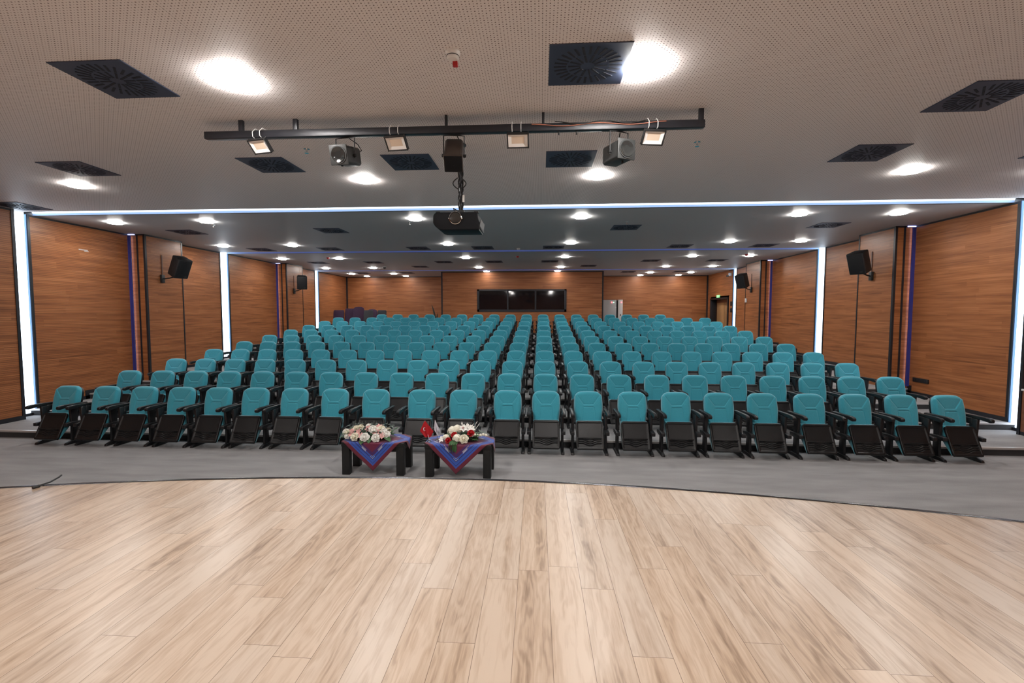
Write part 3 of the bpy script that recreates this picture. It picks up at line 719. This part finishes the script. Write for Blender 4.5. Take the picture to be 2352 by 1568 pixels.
# ------------------------------------------------------------------ projector on its pole
t = thing('projector', 'black ceiling projector with silver lens ring hanging on a cable-wrapped pole', 'projector', (-.93, 5.25, 3.12))
pb = MB()
pb.prism([(-.272, .105), (-.285, .08), (-.288, .0), (-.265, -.035), (-.225, -.070), (-.19, -.080), (.235, -.080), (.250, -.065), (.222, .05), (.215, .11), (.19, .116), (-.24, .116)], -.02, .33, 'y')
pb.obj('body', 'projblack', t, bevel=.012, seg=3)
MB().lathe([(.071, .0), (.071, .014), (.066, .017), (.066, .0)], 36, Matrix.Translation((-.03, -.02, .05)) @ Matrix.Rotation(PI/2, 4, 'X')).obj('lens_ring', 'chrome', t)
MB().lathe([(.065, .004), (.06, .010), (.02, .012)], 28, Matrix.Translation((-.03, -.02, .05)) @ Matrix.Rotation(PI/2, 4, 'X')).obj('lens', 'lens', t)
for s in (-.106, .045): MB().ball((s, -.028, .045), .009, 10).obj('screw', 'chrome', t)
MB().prism([(-.02, -.05), (.31, -.05), (.31, .075), (-.02, .075)], .243, .249, 'x', Matrix.Rotation(math.radians(9), 4, 'Y') @ Matrix.Translation((-.002, 0, .0))).obj('port_panel', 'greymetal', t)
for s in (-.235, .2): MB().box(s-.025, s+.025, 0, .05, .11, .128).obj('foot', 'black', t, bevel=.004)
MB().cyl((0.01, .12, .11), (0.01, .12, .90), .022, n=16).cyl((0.01, .12, .885), (.01, .12, .903), .06, n=20).obj('pole', 'trim', t)
MB().box(-.03, .05, .07, .17, .11, .16).box(-.06, .08, .06, .18, .108, .118).obj('bracket', 'greymetal', t, bevel=.004)
for k in range(4):
    pts = [(.01+.026*math.cos(k*1.6+i*.28*(1 if k % 2 else -1)), .10+.026*math.sin(k*1.6+i*.28*(1 if k % 2 else -1)), .13+.0155*i) for i in range(48)]
    MB().tube(pts, .007, 6).obj('cable', 'black', t)
pts = [(-.02-.055*math.sin(PI*i/14), .08, .52-.125*i/14) for i in range(15)]; MB().tube(pts, .006, 6).obj('cable', 'black', t)
pts = [(.035+.04*math.sin(PI*i/10), .07, .50-.10*i/10) for i in range(11)]; MB().tube(pts, .007, 6).obj('cable', 'black', t)
MB().tube([(-.02, .09, .15), (-.07, .06, .175), (-.05, .05, .13), (-.03, .06, .11)], .006, 6).obj('cable', 'black', t)
MB().box(.03, .052, .085, .095, .25, .33).obj('cable_tag', 'white', t)

# ------------------------------------------------------------------ wall speakers
def speaker(x, y, z, s, px, py, pz, lab, zc, yw, pt):
    # s: side of the hall; (px,py,pz): wall plate
    t = thing('wall_speaker', lab, 'speaker', (px, py, pz), group='black wall speakers')
    yaw = math.radians(yw)*(-s); pitch = math.radians(pt)
    c = Vector((x-px, y-py, z-pz))
    T = Matrix.Translation(c) @ Matrix.Rotation(yaw, 4, 'Z') @ Matrix.Rotation(pitch, 4, 'X')
    w, h, d = .18, .25, .15
    MB().prism([(-w, -d), (w, -d), (w*.82, d), (-w*.82, d)], -h, h, 'z', T).obj('cabinet', 'black', t, bevel=.025, seg=3)
    MB().prism([(-w+.025, -d-.008), (w-.025, -d-.008), (w-.025, -d+.01), (-w+.025, -d+.01)], -h+.03, h-.03, 'z', T).obj('grille', 'grille', t, bevel=.005)
    MB().box(.06, .12, -d-.011, -d-.008, -h+.05, -h+.075, T).obj('badge', 'greymetal', t)
    MB().box(-w*.6, w*.6, -d*.2, d*.5, h-.004, h+.008, T).obj('carry_handle', 'trim', t, bevel=.004)
    MB().box(min(0, -s*.05), max(0, -s*.05), -.05, .05, -.10, .10).obj('wall_plate', 'black', t, bevel=.006)
    e = T @ Vector((0, .02, -h-.012)); e0 = Vector((-s*.04, 0, .0))
    MB().tube([e0, e0.lerp(e, .5)+Vector((0, 0, -.01)), e, T @ Vector((0, .02, -h+.02))], .016, 8).obj('bracket_arm', 'black', t)
    tag(MB().box(px-.012, px+.012, py+.005, py+.035, pz+.1, zc).obj('cable_cover', 'brown'), 'vertical brown cable cover on the pilaster above the bracket of the ' + lab.split(' on ')[0].replace('black wall speaker, ', '') + ' speaker', 'cable cover', 'brown cable covers')
speaker(-8.98, 11.15, 3.27, -1, -9.55, 11.25, 2.99, 'black wall speaker, front left, on the left pilaster nearer the stage', 3.59, 75, 26)
speaker(-9.06, 17.25, 3.32, -1, -9.55, 17.55, 3.0, 'black wall speaker, rear left, on the left pilaster farther from the stage', 3.60, 30, 14)
speaker(7.27, 11.25, 3.30, 1, 7.70, 11.46, 3.0, 'black wall speaker, front right, on the right pilaster nearer the stage', 3.57, 62, 21)
speaker(7.27, 17.5, 3.33, 1, 7.70, 17.72, 3.02, 'black wall speaker, rear right, on the right pilaster farther from the stage', 3.60, 56, 21)

# ------------------------------------------------------------------ things on the walls and at the back
t = thing('power_outlet', 'long black power socket strip low on the right wall near the front', 'power socket', (8.1, 10.42, .70))
MB().box(-.03, 0, -.2, .2, -.045, .045).obj('plate', 'black', t, bevel=.004)
for y in (-.14, 0, .14): MB().cyl((-.031, y, 0), (-.034, y, 0), .026, n=16).obj('socket', 'trim', t)
tag(B(7.665, 7.70, 18.08, 18.20, 2.57, 2.72).obj('thermostat', 'white', bevel=.006), 'small white control box on the rear right pilaster by its back edge', 'thermostat')
t = thing('exit_sign', 'small green exit sign above the door frame in the right wall', 'exit sign', (8.1, 22.0, 2.95))
MB().box(-.04, 0, -.16, .16, -.06, .06).obj('lightbox', 'exit', t, bevel=.004)
MB().add([(-.042, -.10, -.0), (-.042, -.04, .04), (-.042, -.04, .015), (-.042, .03, .015), (-.042, .03, -.015), (-.042, -.04, -.015), (-.042, -.04, -.04)], [(0, 1, 2, 3, 4, 5, 6)]).ball((-.042, .09, .03), (.002, .012, .012)).box(-.043, -.041, .07, .10, -.045, .018).obj('pictogram', 'white', t)
t = thing('notice_sheet', 'printed white notice on the light oak exit door', 'notice', (8.355, 21.5, 2.3))
MB().box(-.003, 0, -.15, .15, -.2, .2).obj('sheet', 'paper', t); MB().box(-.0045, -.003, -.10, .09, .04, .14).obj('print', 'ink', t)
for z, q in ((2.58, 'upper'), (2.30, 'lower')): tag(B(8.08, 8.1, 20.45, 20.62, z-.09, z+.09).obj('switch_panel', 'black', bevel=.004), q + ' dark switch plate between the exit door and the light strip', 'switch', 'switch plates by the door')
tag(MB().box(-9.951, -9.946, 9.54, 9.74, 3.485, 3.505).box(-9.951, -9.945, 9.66, 9.76, 3.465, 3.48).obj('paper_scrap', 'paper'), 'small white torn paper scrap stuck high on the left wall', 'paper scrap')
# cabinet against the right wall at the picture edge
t = thing('low_cabinet', 'reddish wood cabinet with white top and round knob at the right edge', 'cabinet', (8.13, 7.65, RISE))
MB().box(-.24, .25, -.55, .46, .06, .73).obj('body', 'cabwood', t, bevel=.004); MB().box(-.25, .26, -.56, .475, .735, .765).obj('countertop', 'cabwhite', t, bevel=.003)
MB().box(-.235, .25, -.55, .46, 0, .06).obj('plinth', 'trim', t)
dd = MB().box(-.256, -.24, -.05, .44, .40, .71).obj('drawer', 'cabwood', t, bevel=.003); MB().lathe([(.008, 0), (.008, .015), (.02, .022), (.02, .032), (.012, .038)], 16, Matrix.Translation((-.256, .27, .60)) @ Matrix.Rotation(-PI/2, 4, 'Y')).obj('knob', 'chrome', dd)
# grey electrical cabinet beside the booth
t = thing('electrical_cabinet', 'tall pale grey cabinet with red and green lamps beside the booth', 'electrical cabinet', (3.4, 22.9, 1.2))
MB().box(-.55, .22, 0, .45, 0, 1.62).obj('body', 'cabgrey', t, bevel=.006); MB().box(.22, .30, .03, .45, 0, 1.6).obj('gap_panel', 'black', t)
MB().box(.30, .52, -.03, .45, 0, 1.63).obj('side_door', 'cabwhite', t, bevel=.006)
MB().cyl((0, 0, 1.50), (0, -.02, 1.50), .035).obj('red_lamp', 'ledred', t); MB().cyl((.09, 0, 1.50), (.09, -.02, 1.50), .025).obj('green_lamp', 'ledgreen', t)
MB().cyl((.46, -.03, 1.5), (.46, -.045, 1.5), .03).obj('red_lamp', 'ledred', t); MB().box(.40, .44, -.04, -.03, .85, .93).obj('handle', 'trim', t)
# stacked and loose chairs in the back left corner
def high_chair(x, y, top, mat, lab, rnd, rz=0, grp=None):
    t = thing('high_backed_chair', lab, 'chair', (x, y, 1.2), (0, 0, rz), grp)
    hb = (top-1.2-.46)/math.cos(math.radians(9))
    T = Matrix.Translation((0, .2, .46)) @ Matrix.Rotation(math.radians(-9), 4, 'X')
    w = .255 if mat == 'purplefab' else .215
    pr = [(-w, 0), (w, 0), (w, hb-.14)] + ([(w*.88, hb-.05), (w*.55, hb-.012), (0, hb), (-w*.55, hb-.012), (-w*.88, hb-.05)] if rnd else [(w*.96, hb-.02), (w*.8, hb), (-w*.8, hb), (-w*.96, hb-.02)]) + [(-w, hb-.14)]
    MB().prism(pr, -.03, .03, 'y', T).obj('backrest', mat, t, bevel=.018, seg=2)
    MB().box(-.22, .22, -.24, .2, .40, .47).obj('seat', mat, t, bevel=.02, seg=2)
    for sx in (-1, 1):
        for sy in (-1, 1): MB().tube([(sx*.2, sy*.19, .41), (sx*.21, sy*.22, 0)], .012, 8).obj('leg', 'steel', t)
FZ = 1.2
gp = 'dark purple chairs in the back left corner'
for x, y, top, q in ((-9.42, 20.95, 2.31, 'leftmost, beside the light strip'), (-8.90, 21.0, 2.38, 'second from the light strip'),
                     (-8.37, 20.72, 2.46, 'tallest one with rounded top'), (-8.05, 21.5, 2.36, 'rightmost, partly hidden')):
    high_chair(x, y, top, 'purplefab', 'dark purple high-backed chair in the back left corner, ' + q, top > 2.4 or x > -8.1, random.uniform(-.08, .08), gp)
high_chair(-7.78, 20.4, 2.30, 'greyfab', 'charcoal square-backed chair close to the right of the purple chairs', False, .05, 'charcoal chairs at the back')
high_chair(-7.42, 21.05, 2.31, 'greyfab', 'charcoal square-backed chair standing apart, farther right of the purple chairs', False, -.08, 'charcoal chairs at the back')
t = thing('potted_plant', 'dark potted plant with blade leaves beside the booth left corner', 'plant', (-4.72, 20.75, FZ))
MB().lathe([(.10, 0), (.14, .28), (.15, .30), (.13, .30), (.11, .26)], 20).obj('pot', 'black', t)
for k, (dx, dy, hz, lean) in enumerate(((-.20, 0, 1.38, 1), (.06, .1, 1.0, .5), (-.05, .15, .9, -.6), (.1, -.1, .8, .8))):
    def blade(i, j, dx=dx, dy=dy, hz=hz):
        wd = .045*math.sin(PI*min(1, .12+.88*j))**.8*(.3 if j < .55 else 1.0); return (dx*j*j+(i-.5)*2*wd, dy*j*j, .25+(hz-.25)*j - .02*abs(i-.5))
    MB().grid(blade, 4, 14).obj('leaf', 'leafdark', t)

# ------------------------------------------------------------------ two flower tables in front of the seats
def coffee_table(x0, x1, y0, y1, lab):
    t = thing('coffee_table', lab, 'table', ((x0+x1)/2, (y0+y1)/2, 0), group='black coffee tables'); a, b = (x1-x0)/2, (y1-y0)/2
    MB().box(-a, a, -b, b, .375, .43).obj('tabletop', 'tableblack', t, bevel=.004)
    MB().box(-a+.03, a-.03, -b+.03, b-.03, .31, .376).obj('apron', 'tableblack', t)
    for sx in (-1, 1):
        for sy in (-1, 1):
            cx, cy = sx*(a-.055), sy*(b-.05); MB().box(cx-.05, cx+.05, cy-.045, cy+.045, 0, .376).obj('leg', 'tableblack', t, bevel=.003)
    return t
def table_cloth(cx, cy, x0, x1, y0, y1, side_len, ang, lab, seed):
    N = 72; mb = MB(); uv = []; rnd = random.Random(seed); ph = rnd.uniform(0, 6)
    vs = []
    for j in range(N+1):
        for i in range(N+1):
            u, v = i/N, j/N; a, b = (u-.5)*side_len, (v-.5)*side_len
            x = cx + a*math.cos(ang) - b*math.sin(ang); y = cy + a*math.sin(ang) + b*math.cos(ang)
            px, py = min(x1, max(x0, x)), min(y1, max(y0, y)); ex, ey = x-px, y-py; L = math.hypot(ex, ey)
            if L < 1e-6: vs.append((x, y, .434))
            else:
                nx, ny = ex/L, ey/L; r = .012
                if L < r*PI/2: q = L/r; vs.append((px+nx*r*math.sin(q), py+ny*r*math.sin(q), .434-r*(1-math.cos(q))))
                else:
                    dn = L-r*PI/2; fl = .012*math.sin(10*(x if abs(ny) > .5 else y)+ph)*min(1, dn*5)
                    if ex and ey: dn *= .96
                    vs.append((px+nx*(r+.05*dn+fl), py+ny*(r+.05*dn+fl), .434-r-dn))
            uv.append((u, v))
    k = N+1; mb.add(vs, [(j*k+i, j*k+i+1, (j+1)*k+i+1, (j+1)*k+i) for j in range(N) for i in range(N)])
    me = mb.mesh('table_cover', 'cloth', smooth=80, weld=False)
    l = me.uv_layers.new(name='UVMap')
    for lp in me.loops: l.data[lp.index].uv = uv[lp.vertex_index]
    o = link('table_cover', me); so = o.modifiers.new('thick', 'SOLIDIFY'); so.thickness = .003; so.offset = 1
    return tag(o, lab, 'tablecloth', 'woven table covers')
coffee_table(-2.60, -1.77, 5.85, 6.29, 'black coffee table under the wide cream flower arrangement')
coffee_table(-1.49, -.63, 5.82, 6.27, 'black coffee table carrying the two small desk flags')
table_cloth(-2.19, 6.04, -2.603, -1.767, 5.847, 6.293, .80, PI/4+.03, 'maroon and blue patterned cloth draped over the left coffee table', 3)
table_cloth(-1.07, 6.03, -1.493, -.627, 5.817, 6.273, .84, PI/4-.02, 'maroon and blue patterned cloth draped over the right coffee table', 5)

def petal(w, l, cup, curl):
    def f(i, j):
        a = i-.5; wd = w*math.sin(PI*min(.97, .15+.75*j))
        return (a*2*wd, -l*j*math.cos(cup)-.0, l*j*math.sin(cup)+ (abs(a)**2)*w*1.2 - curl*j**3*l)
    return f
def rose_mesh(mat):
    m = MB(); m.ball((0, 0, .020), (.014, .014, .018), 8)
    for ring, (nn, cup, l, w, cu) in enumerate(((3, 1.35, .036, .016, .05), (5, 1.05, .040, .020, .15), (6, .70, .042, .022, .30), (6, .35, .040, .022, .35))):
        for k in range(nn): m.grid(petal(w, l, cup, cu), 4, 5, Matrix.Rotation(2*PI*k/nn+ring*.6, 4, 'Z') @ Matrix.Translation((0, -.004, .004)))
    return m.mesh('rose', mat, smooth=80, weld=False)
def lily_mesh(mat):
    m = MB(); m.ball((0, 0, .012), .006, 6)
    for k in range(6):
        def f(i, j): 
            wd = .016*math.sin(PI*min(1, .08+.92*j)); return ((i-.5)*2*wd, -.055*j, .004+.035*j*(1-.55*j*j)+.01*abs(i-.5))
        m.grid(f, 4, 7, Matrix.Rotation(2*PI*k/6, 4, 'Z'))
    return m.mesh('lily', mat, smooth=80, weld=False)
def hydrangea_mesh(mat, r=.05):
    m = MB(); rn = random.Random(2); m.ball((0, 0, .35*r), r*.80, 12)
    for k in range(60):
        z = rn.uniform(-.1, 1); a = rn.uniform(0, 2*PI); q = math.sqrt(1-z*z); n_ = Vector((q*math.cos(a), q*math.sin(a), z)); T = Matrix.Translation(n_*r*rn.uniform(.85, 1.05)) @ n_.to_track_quat('Z', 'Y').to_matrix().to_4x4() @ Matrix.Rotation(rn.uniform(0, 6), 4, 'Z')
        for p in range(4):
            m.add([(0, 0, 0), (.007, -.009, .003), (0, -.017, .001), (-.007, -.009, .003)], [(0, 1, 2, 3)], T @ Matrix.Rotation(p*PI/2, 4, 'Z'))
    return m.mesh('hydrangea', mat, smooth=0, weld=False)
def leaf_on(m, p, d, l, w):
    d = Vector(d).normalized(); T = Matrix.Translation(p) @ d.to_track_quat('-Y', 'Z').to_matrix().to_4x4()
    m.grid(lambda i, j: ((i-.5)*2*w*math.sin(PI*min(1, .05+.95*j)), -l*j, -.25*l*j*j + .12*w*abs(i-.5)*2), 2, 5, T)
ROSE = {k: rose_mesh(k) for k in ('rose', 'rosewhite', 'red')}; LILY = {k: lily_mesh(k) for k in ('pink', 'rosewhite')}; HYD = hydrangea_mesh('rose')
def flower(t, kind, me, p, dirv, s):
    o = link(kind, me, t); o.location = p; o.rotation_euler = Vector(dirv).to_track_quat('Z', 'Y').to_euler(); o.scale = (s, s, s); return o
def foliage(t, name, mat, pts, l, w, seed, up=.4):
    m = MB(); rn = random.Random(seed)
    for p in pts:
        for q in range(3):
            a = rn.uniform(0, 2*PI); leaf_on(m, p, (math.cos(a), math.sin(a), rn.uniform(-.2, up+.5)), l*rn.uniform(.7, 1.2), w*rn.uniform(.7, 1.1))
    return m.obj(name, mat, t, smooth=80, weld=False)
# left arrangement
TZ = .437
t = thing('flower_arrangement', 'wide low arrangement of cream roses and pink lilies on the left coffee table', 'flowers', (-2.29, 6.05, TZ))
MB().lathe([(.12, 0), (.16, .02), (.16, .05), (.13, .055)], 24, Matrix.Diagonal((1.7, .8, 1, 1))).obj('tray', 'black', t)
rn = random.Random(11)
fo = [(rn.uniform(-.30, .30), rn.uniform(-.12, .12), rn.uniform(.03, .10)) for _ in range(60)]
foliage(t, 'foliage', 'leaf', fo, .07, .02, 1)
foliage(t, 'silver_foliage', 'leafgrey', [(rn.uniform(-.28, .30), rn.uniform(-.10, .10), rn.uniform(.07, .14)) for _ in range(34)], .05, .015, 2, .8)
m = MB()
for k in range(16):
    x = -.29+.037*k; h = .15+.05*abs(math.sin(k*2.3)); m.tube([(x*.8, .03, .05), (x*.95, .04, h*.7), (x, .04+.02*math.sin(k), h+.03)], .0022, 5)
    for q in range(7): leaf_on(m, Vector((x*.95+.012*q*math.sin(k), .03-.02*math.cos(k+q), h*.5+.016*q)), (math.sin(k*3+q*2.1), -.6-.3*math.cos(q*2), .35), .045, .015)
m.obj('eucalyptus_sprays', 'leafgrey', t, smooth=80, weld=False)
m = MB(); leaf_on(m, Vector((.24, -.12, .07)), (.75, -.5, -.25), .13, .045); leaf_on(m, Vector((-.02, -.15, .05)), (-.1, -.7, -.3), .12, .04); leaf_on(m, Vector((.05, -.15, .05)), (.15, -.7, -.3), .10, .03); leaf_on(m, Vector((-.30, -.05, .04)), (-.8, -.3, .0), .10, .03)
m.obj('broad_leaves', 'leaf', t, smooth=80, weld=False)
for (x, y, z, s) in ((-.30, -.05, .09, 1.15), (-.26, -.09, .085, 1.2), (-.255, -.12, .05, 1.0), (-.14, -.15, .05, 1.45), (.0, -.17, .05, 1.6), (.14, -.16, .045, 1.45), (.26, -.10, .075, 1.35), (.06, -.05, .125, 1.5), (.10, -.08, .115, 1.4), (.17, -.03, .125, 1.4), (.21, -.06, .105, 1.25), (-.17, -.02, .13, 1.15), (-.12, .0, .14, 1.1), (-.02, .03, .145, 1.1), (.24, .02, .10, 1.1), (-.2, .06, .11, 1.0), (.06, .10, .11, 1.1)):
    flower(t, 'rose', ROSE['rose' if rn.random() < .6 else 'rosewhite'], (x, y, z), (x*1.2+rn.uniform(-.2, .2), y*3-.35, .5), s)
for (x, y, z, s) in ((-.21, -.08, .10, .9), (-.10, -.11, .10, 1.0), (-.05, -.15, .065, .9), (.01, -.05, .135, 1.0), (.13, -.10, .105, 1.0), (.13, -.01, .15, .9), (.22, -.13, .065, .9), (-.2, -.13, .08, .8)):
    flower(t, 'lily', LILY['pink'], (x, y, z), (x+rn.uniform(-.3, .3), y*3-.4, .55), s)
# right arrangement
t = thing('flower_arrangement', 'cream hydrangea and red rose arrangement with feathers on the right coffee table', 'flowers', (-1.03, 6.03, TZ))
MB().lathe([(.10, 0), (.13, .02), (.13, .045), (.10, .05)], 24, Matrix.Diagonal((1.6, .8, 1, 1))).obj('tray', 'black', t)
foliage(t, 'foliage', 'leaf', [(rn.uniform(-.20, .22), rn.uniform(-.10, .08), rn.uniform(.03, .10)) for _ in range(46)], .07, .018, 5)
foliage(t, 'silver_foliage', 'leafgrey', [(rn.uniform(.0, .30), rn.uniform(-.06, .08), rn.uniform(.05, .10)) for _ in range(16)], .06, .016, 6, .5)
for (x, y, z, s) in ((-.13, -.02, .115, 1.35), (-.07, .0, .14, 1.2), (-.05, -.14, .055, 1.15), (-.20, -.09, .05, .9)): flower(t, 'hydrangea', HYD, (x, y, z), (x, y*2-.3, .7), s)
for k in range(6): flower(t, 'hydrangea', HYD, (.14+.035*k, -.085+.008*k, .085+.006*math.sin(k*2)), (.1, -.4, .7), .42)
flower(t, 'rose', ROSE['rose'], (.045, -.16, .055), (0, -.6, .4), 1.55)
for (x, y, z, s) in ((-.09, -.10, .085, 1.15), (-.16, -.15, .03, 1.05), (.12, -.07, .105, 1.25), (.0, .0, .15, 1.0)): flower(t, 'rose', ROSE['red'], (x, y, z), (x, y*2-.3, .5), s)
for (x, y, z, s) in ((.07, .0, .15, 1.3), (.02, -.02, .15, 1.2), (-.24, -.10, .03, 1.1), (.11, .0, .145, 1.1)): flower(t, 'lily', LILY['rosewhite'], (x, y, z), (x*2, -.5, .6), s)
m = MB()
for (x0, x1, h) in ((.13, .18, .26), (.15, .21, .22), (.02, -.01, .24), (.03, .05, .22), (.10, .13, .21)):
    for q in range(6): leaf_on(m, Vector((x0+(x1-x0)*q/6, 0, .11+(h-.11)*q/8)), (x1-x0+.02*math.sin(q*3), -.05*math.cos(q*2), .25), .06, .008)
m.obj('feathers', 'rosewhite', t, smooth=80, weld=False)
m = MB()
for q in range(5): leaf_on(m, Vector((-.13+.02*q, -.235, .02)), (-.25+.08*q, -.12, -.9), .13, .014); leaf_on(m, Vector((-.12+.02*q, -.14, .04)), (-.05, -.9, -.12), .12, .014)
m.obj('trailing_leaves', 'leaf', t, smooth=80, weld=False)
# desk flags
def desk_flag(x, y, lean, mat, lab, red):
    t = thing('desk_flag', lab, 'flag', (x, y, TZ), group='desk flags')
    MB().lathe([(.030, 0), (.030, .006), (.012, .012), (.007, .03), (.005, .034)], 20).obj('base', 'chrome', t)
    MB().tube([(0, 0, .02), (lean*.5, 0, .14), (lean, 0, .275)], .0035, 8).obj('pole', 'chrome' if not red else 'flagwhite', t)
    W_ = .115 if red else .085
    def drape(side_):
        def f(i, j):
            top = Vector((lean*.98, -.006, .268)); lo = .205 if red else .20
            spread = (.004 + W_*min(1, j*1.5)*(1.0 if j < .68 else 1-.45*(j-.68)/.32))*side_
            return (top.x - lean*.6*j + i*spread*(.75 if red else .55) + (0 if red else .035*j), -.006-.012*math.sin(i*7+j*3)*j, top.z - lo*j - .01*math.sin(i*5))
        return f
    c = MB().grid(drape(-1), 8, 12); c.grid(drape(1 if red else .6), 8, 12) ; o = c.obj('flag_cloth', mat, t, smooth=80, weld=False)
    if red:
        s_ = MB(); 
        def cres(i, j): a = PI*.35+PI*1.3*i; return (-.050-.014*math.cos(a)*1.0-.004*j*math.cos(a), -.026, .175+.018*math.sin(a)-.0*j + (.004*j))
        n_ = 14; vs = []
        for i in range(n_+1):
            a = PI*(.18+1.64*i/n_); th = .009*math.sin(PI*i/n_)+.0006
            vs += [(-.056+.016*math.cos(a), -.0275, .170+.024*math.sin(a)), (-.056+(.016-th)*math.cos(a)+.0, -.0275, .170+(.024-th)*math.sin(a))]
        s_.add(vs, [(2*i, 2*i+2, 2*i+3, 2*i+1) for i in range(n_)]); s_.obj('crescent', 'flagwhite', t, smooth=0)
    else:
        MB().box(.004, .034, -.0265, -.0255, .128, .136).box(.012, .036, -.0265, -.0255, .114, .119).box(.016, .036, -.0265, -.0255, .102, .106).obj('lettering', 'ink', t, smooth=0)
desk_flag(-1.455, 5.94, -.055, 'flagred', 'small red desk flag with white crescent on the right coffee table', True)
desk_flag(-1.36, 6.0, -.03, 'flagwhite', 'small white desk flag with dark lettering on the right coffee table', False)
# loose cable over the stage edge
tag(MB().tube([(-4.80, 4.05, STZ+.012), (-4.79, 4.10, STZ+.016), (-4.77, 4.17, STZ+.022), (-4.80, 4.28, STZ+.03), (-4.86, 4.36, STZ+.022)], .008, 8).cyl((-4.80, 4.04, STZ+.012), (-4.79, 4.09, STZ+.014), .014, n=10).obj('cable', 'black'), 'short black cable sticking out over the stage edge at left', 'cable')
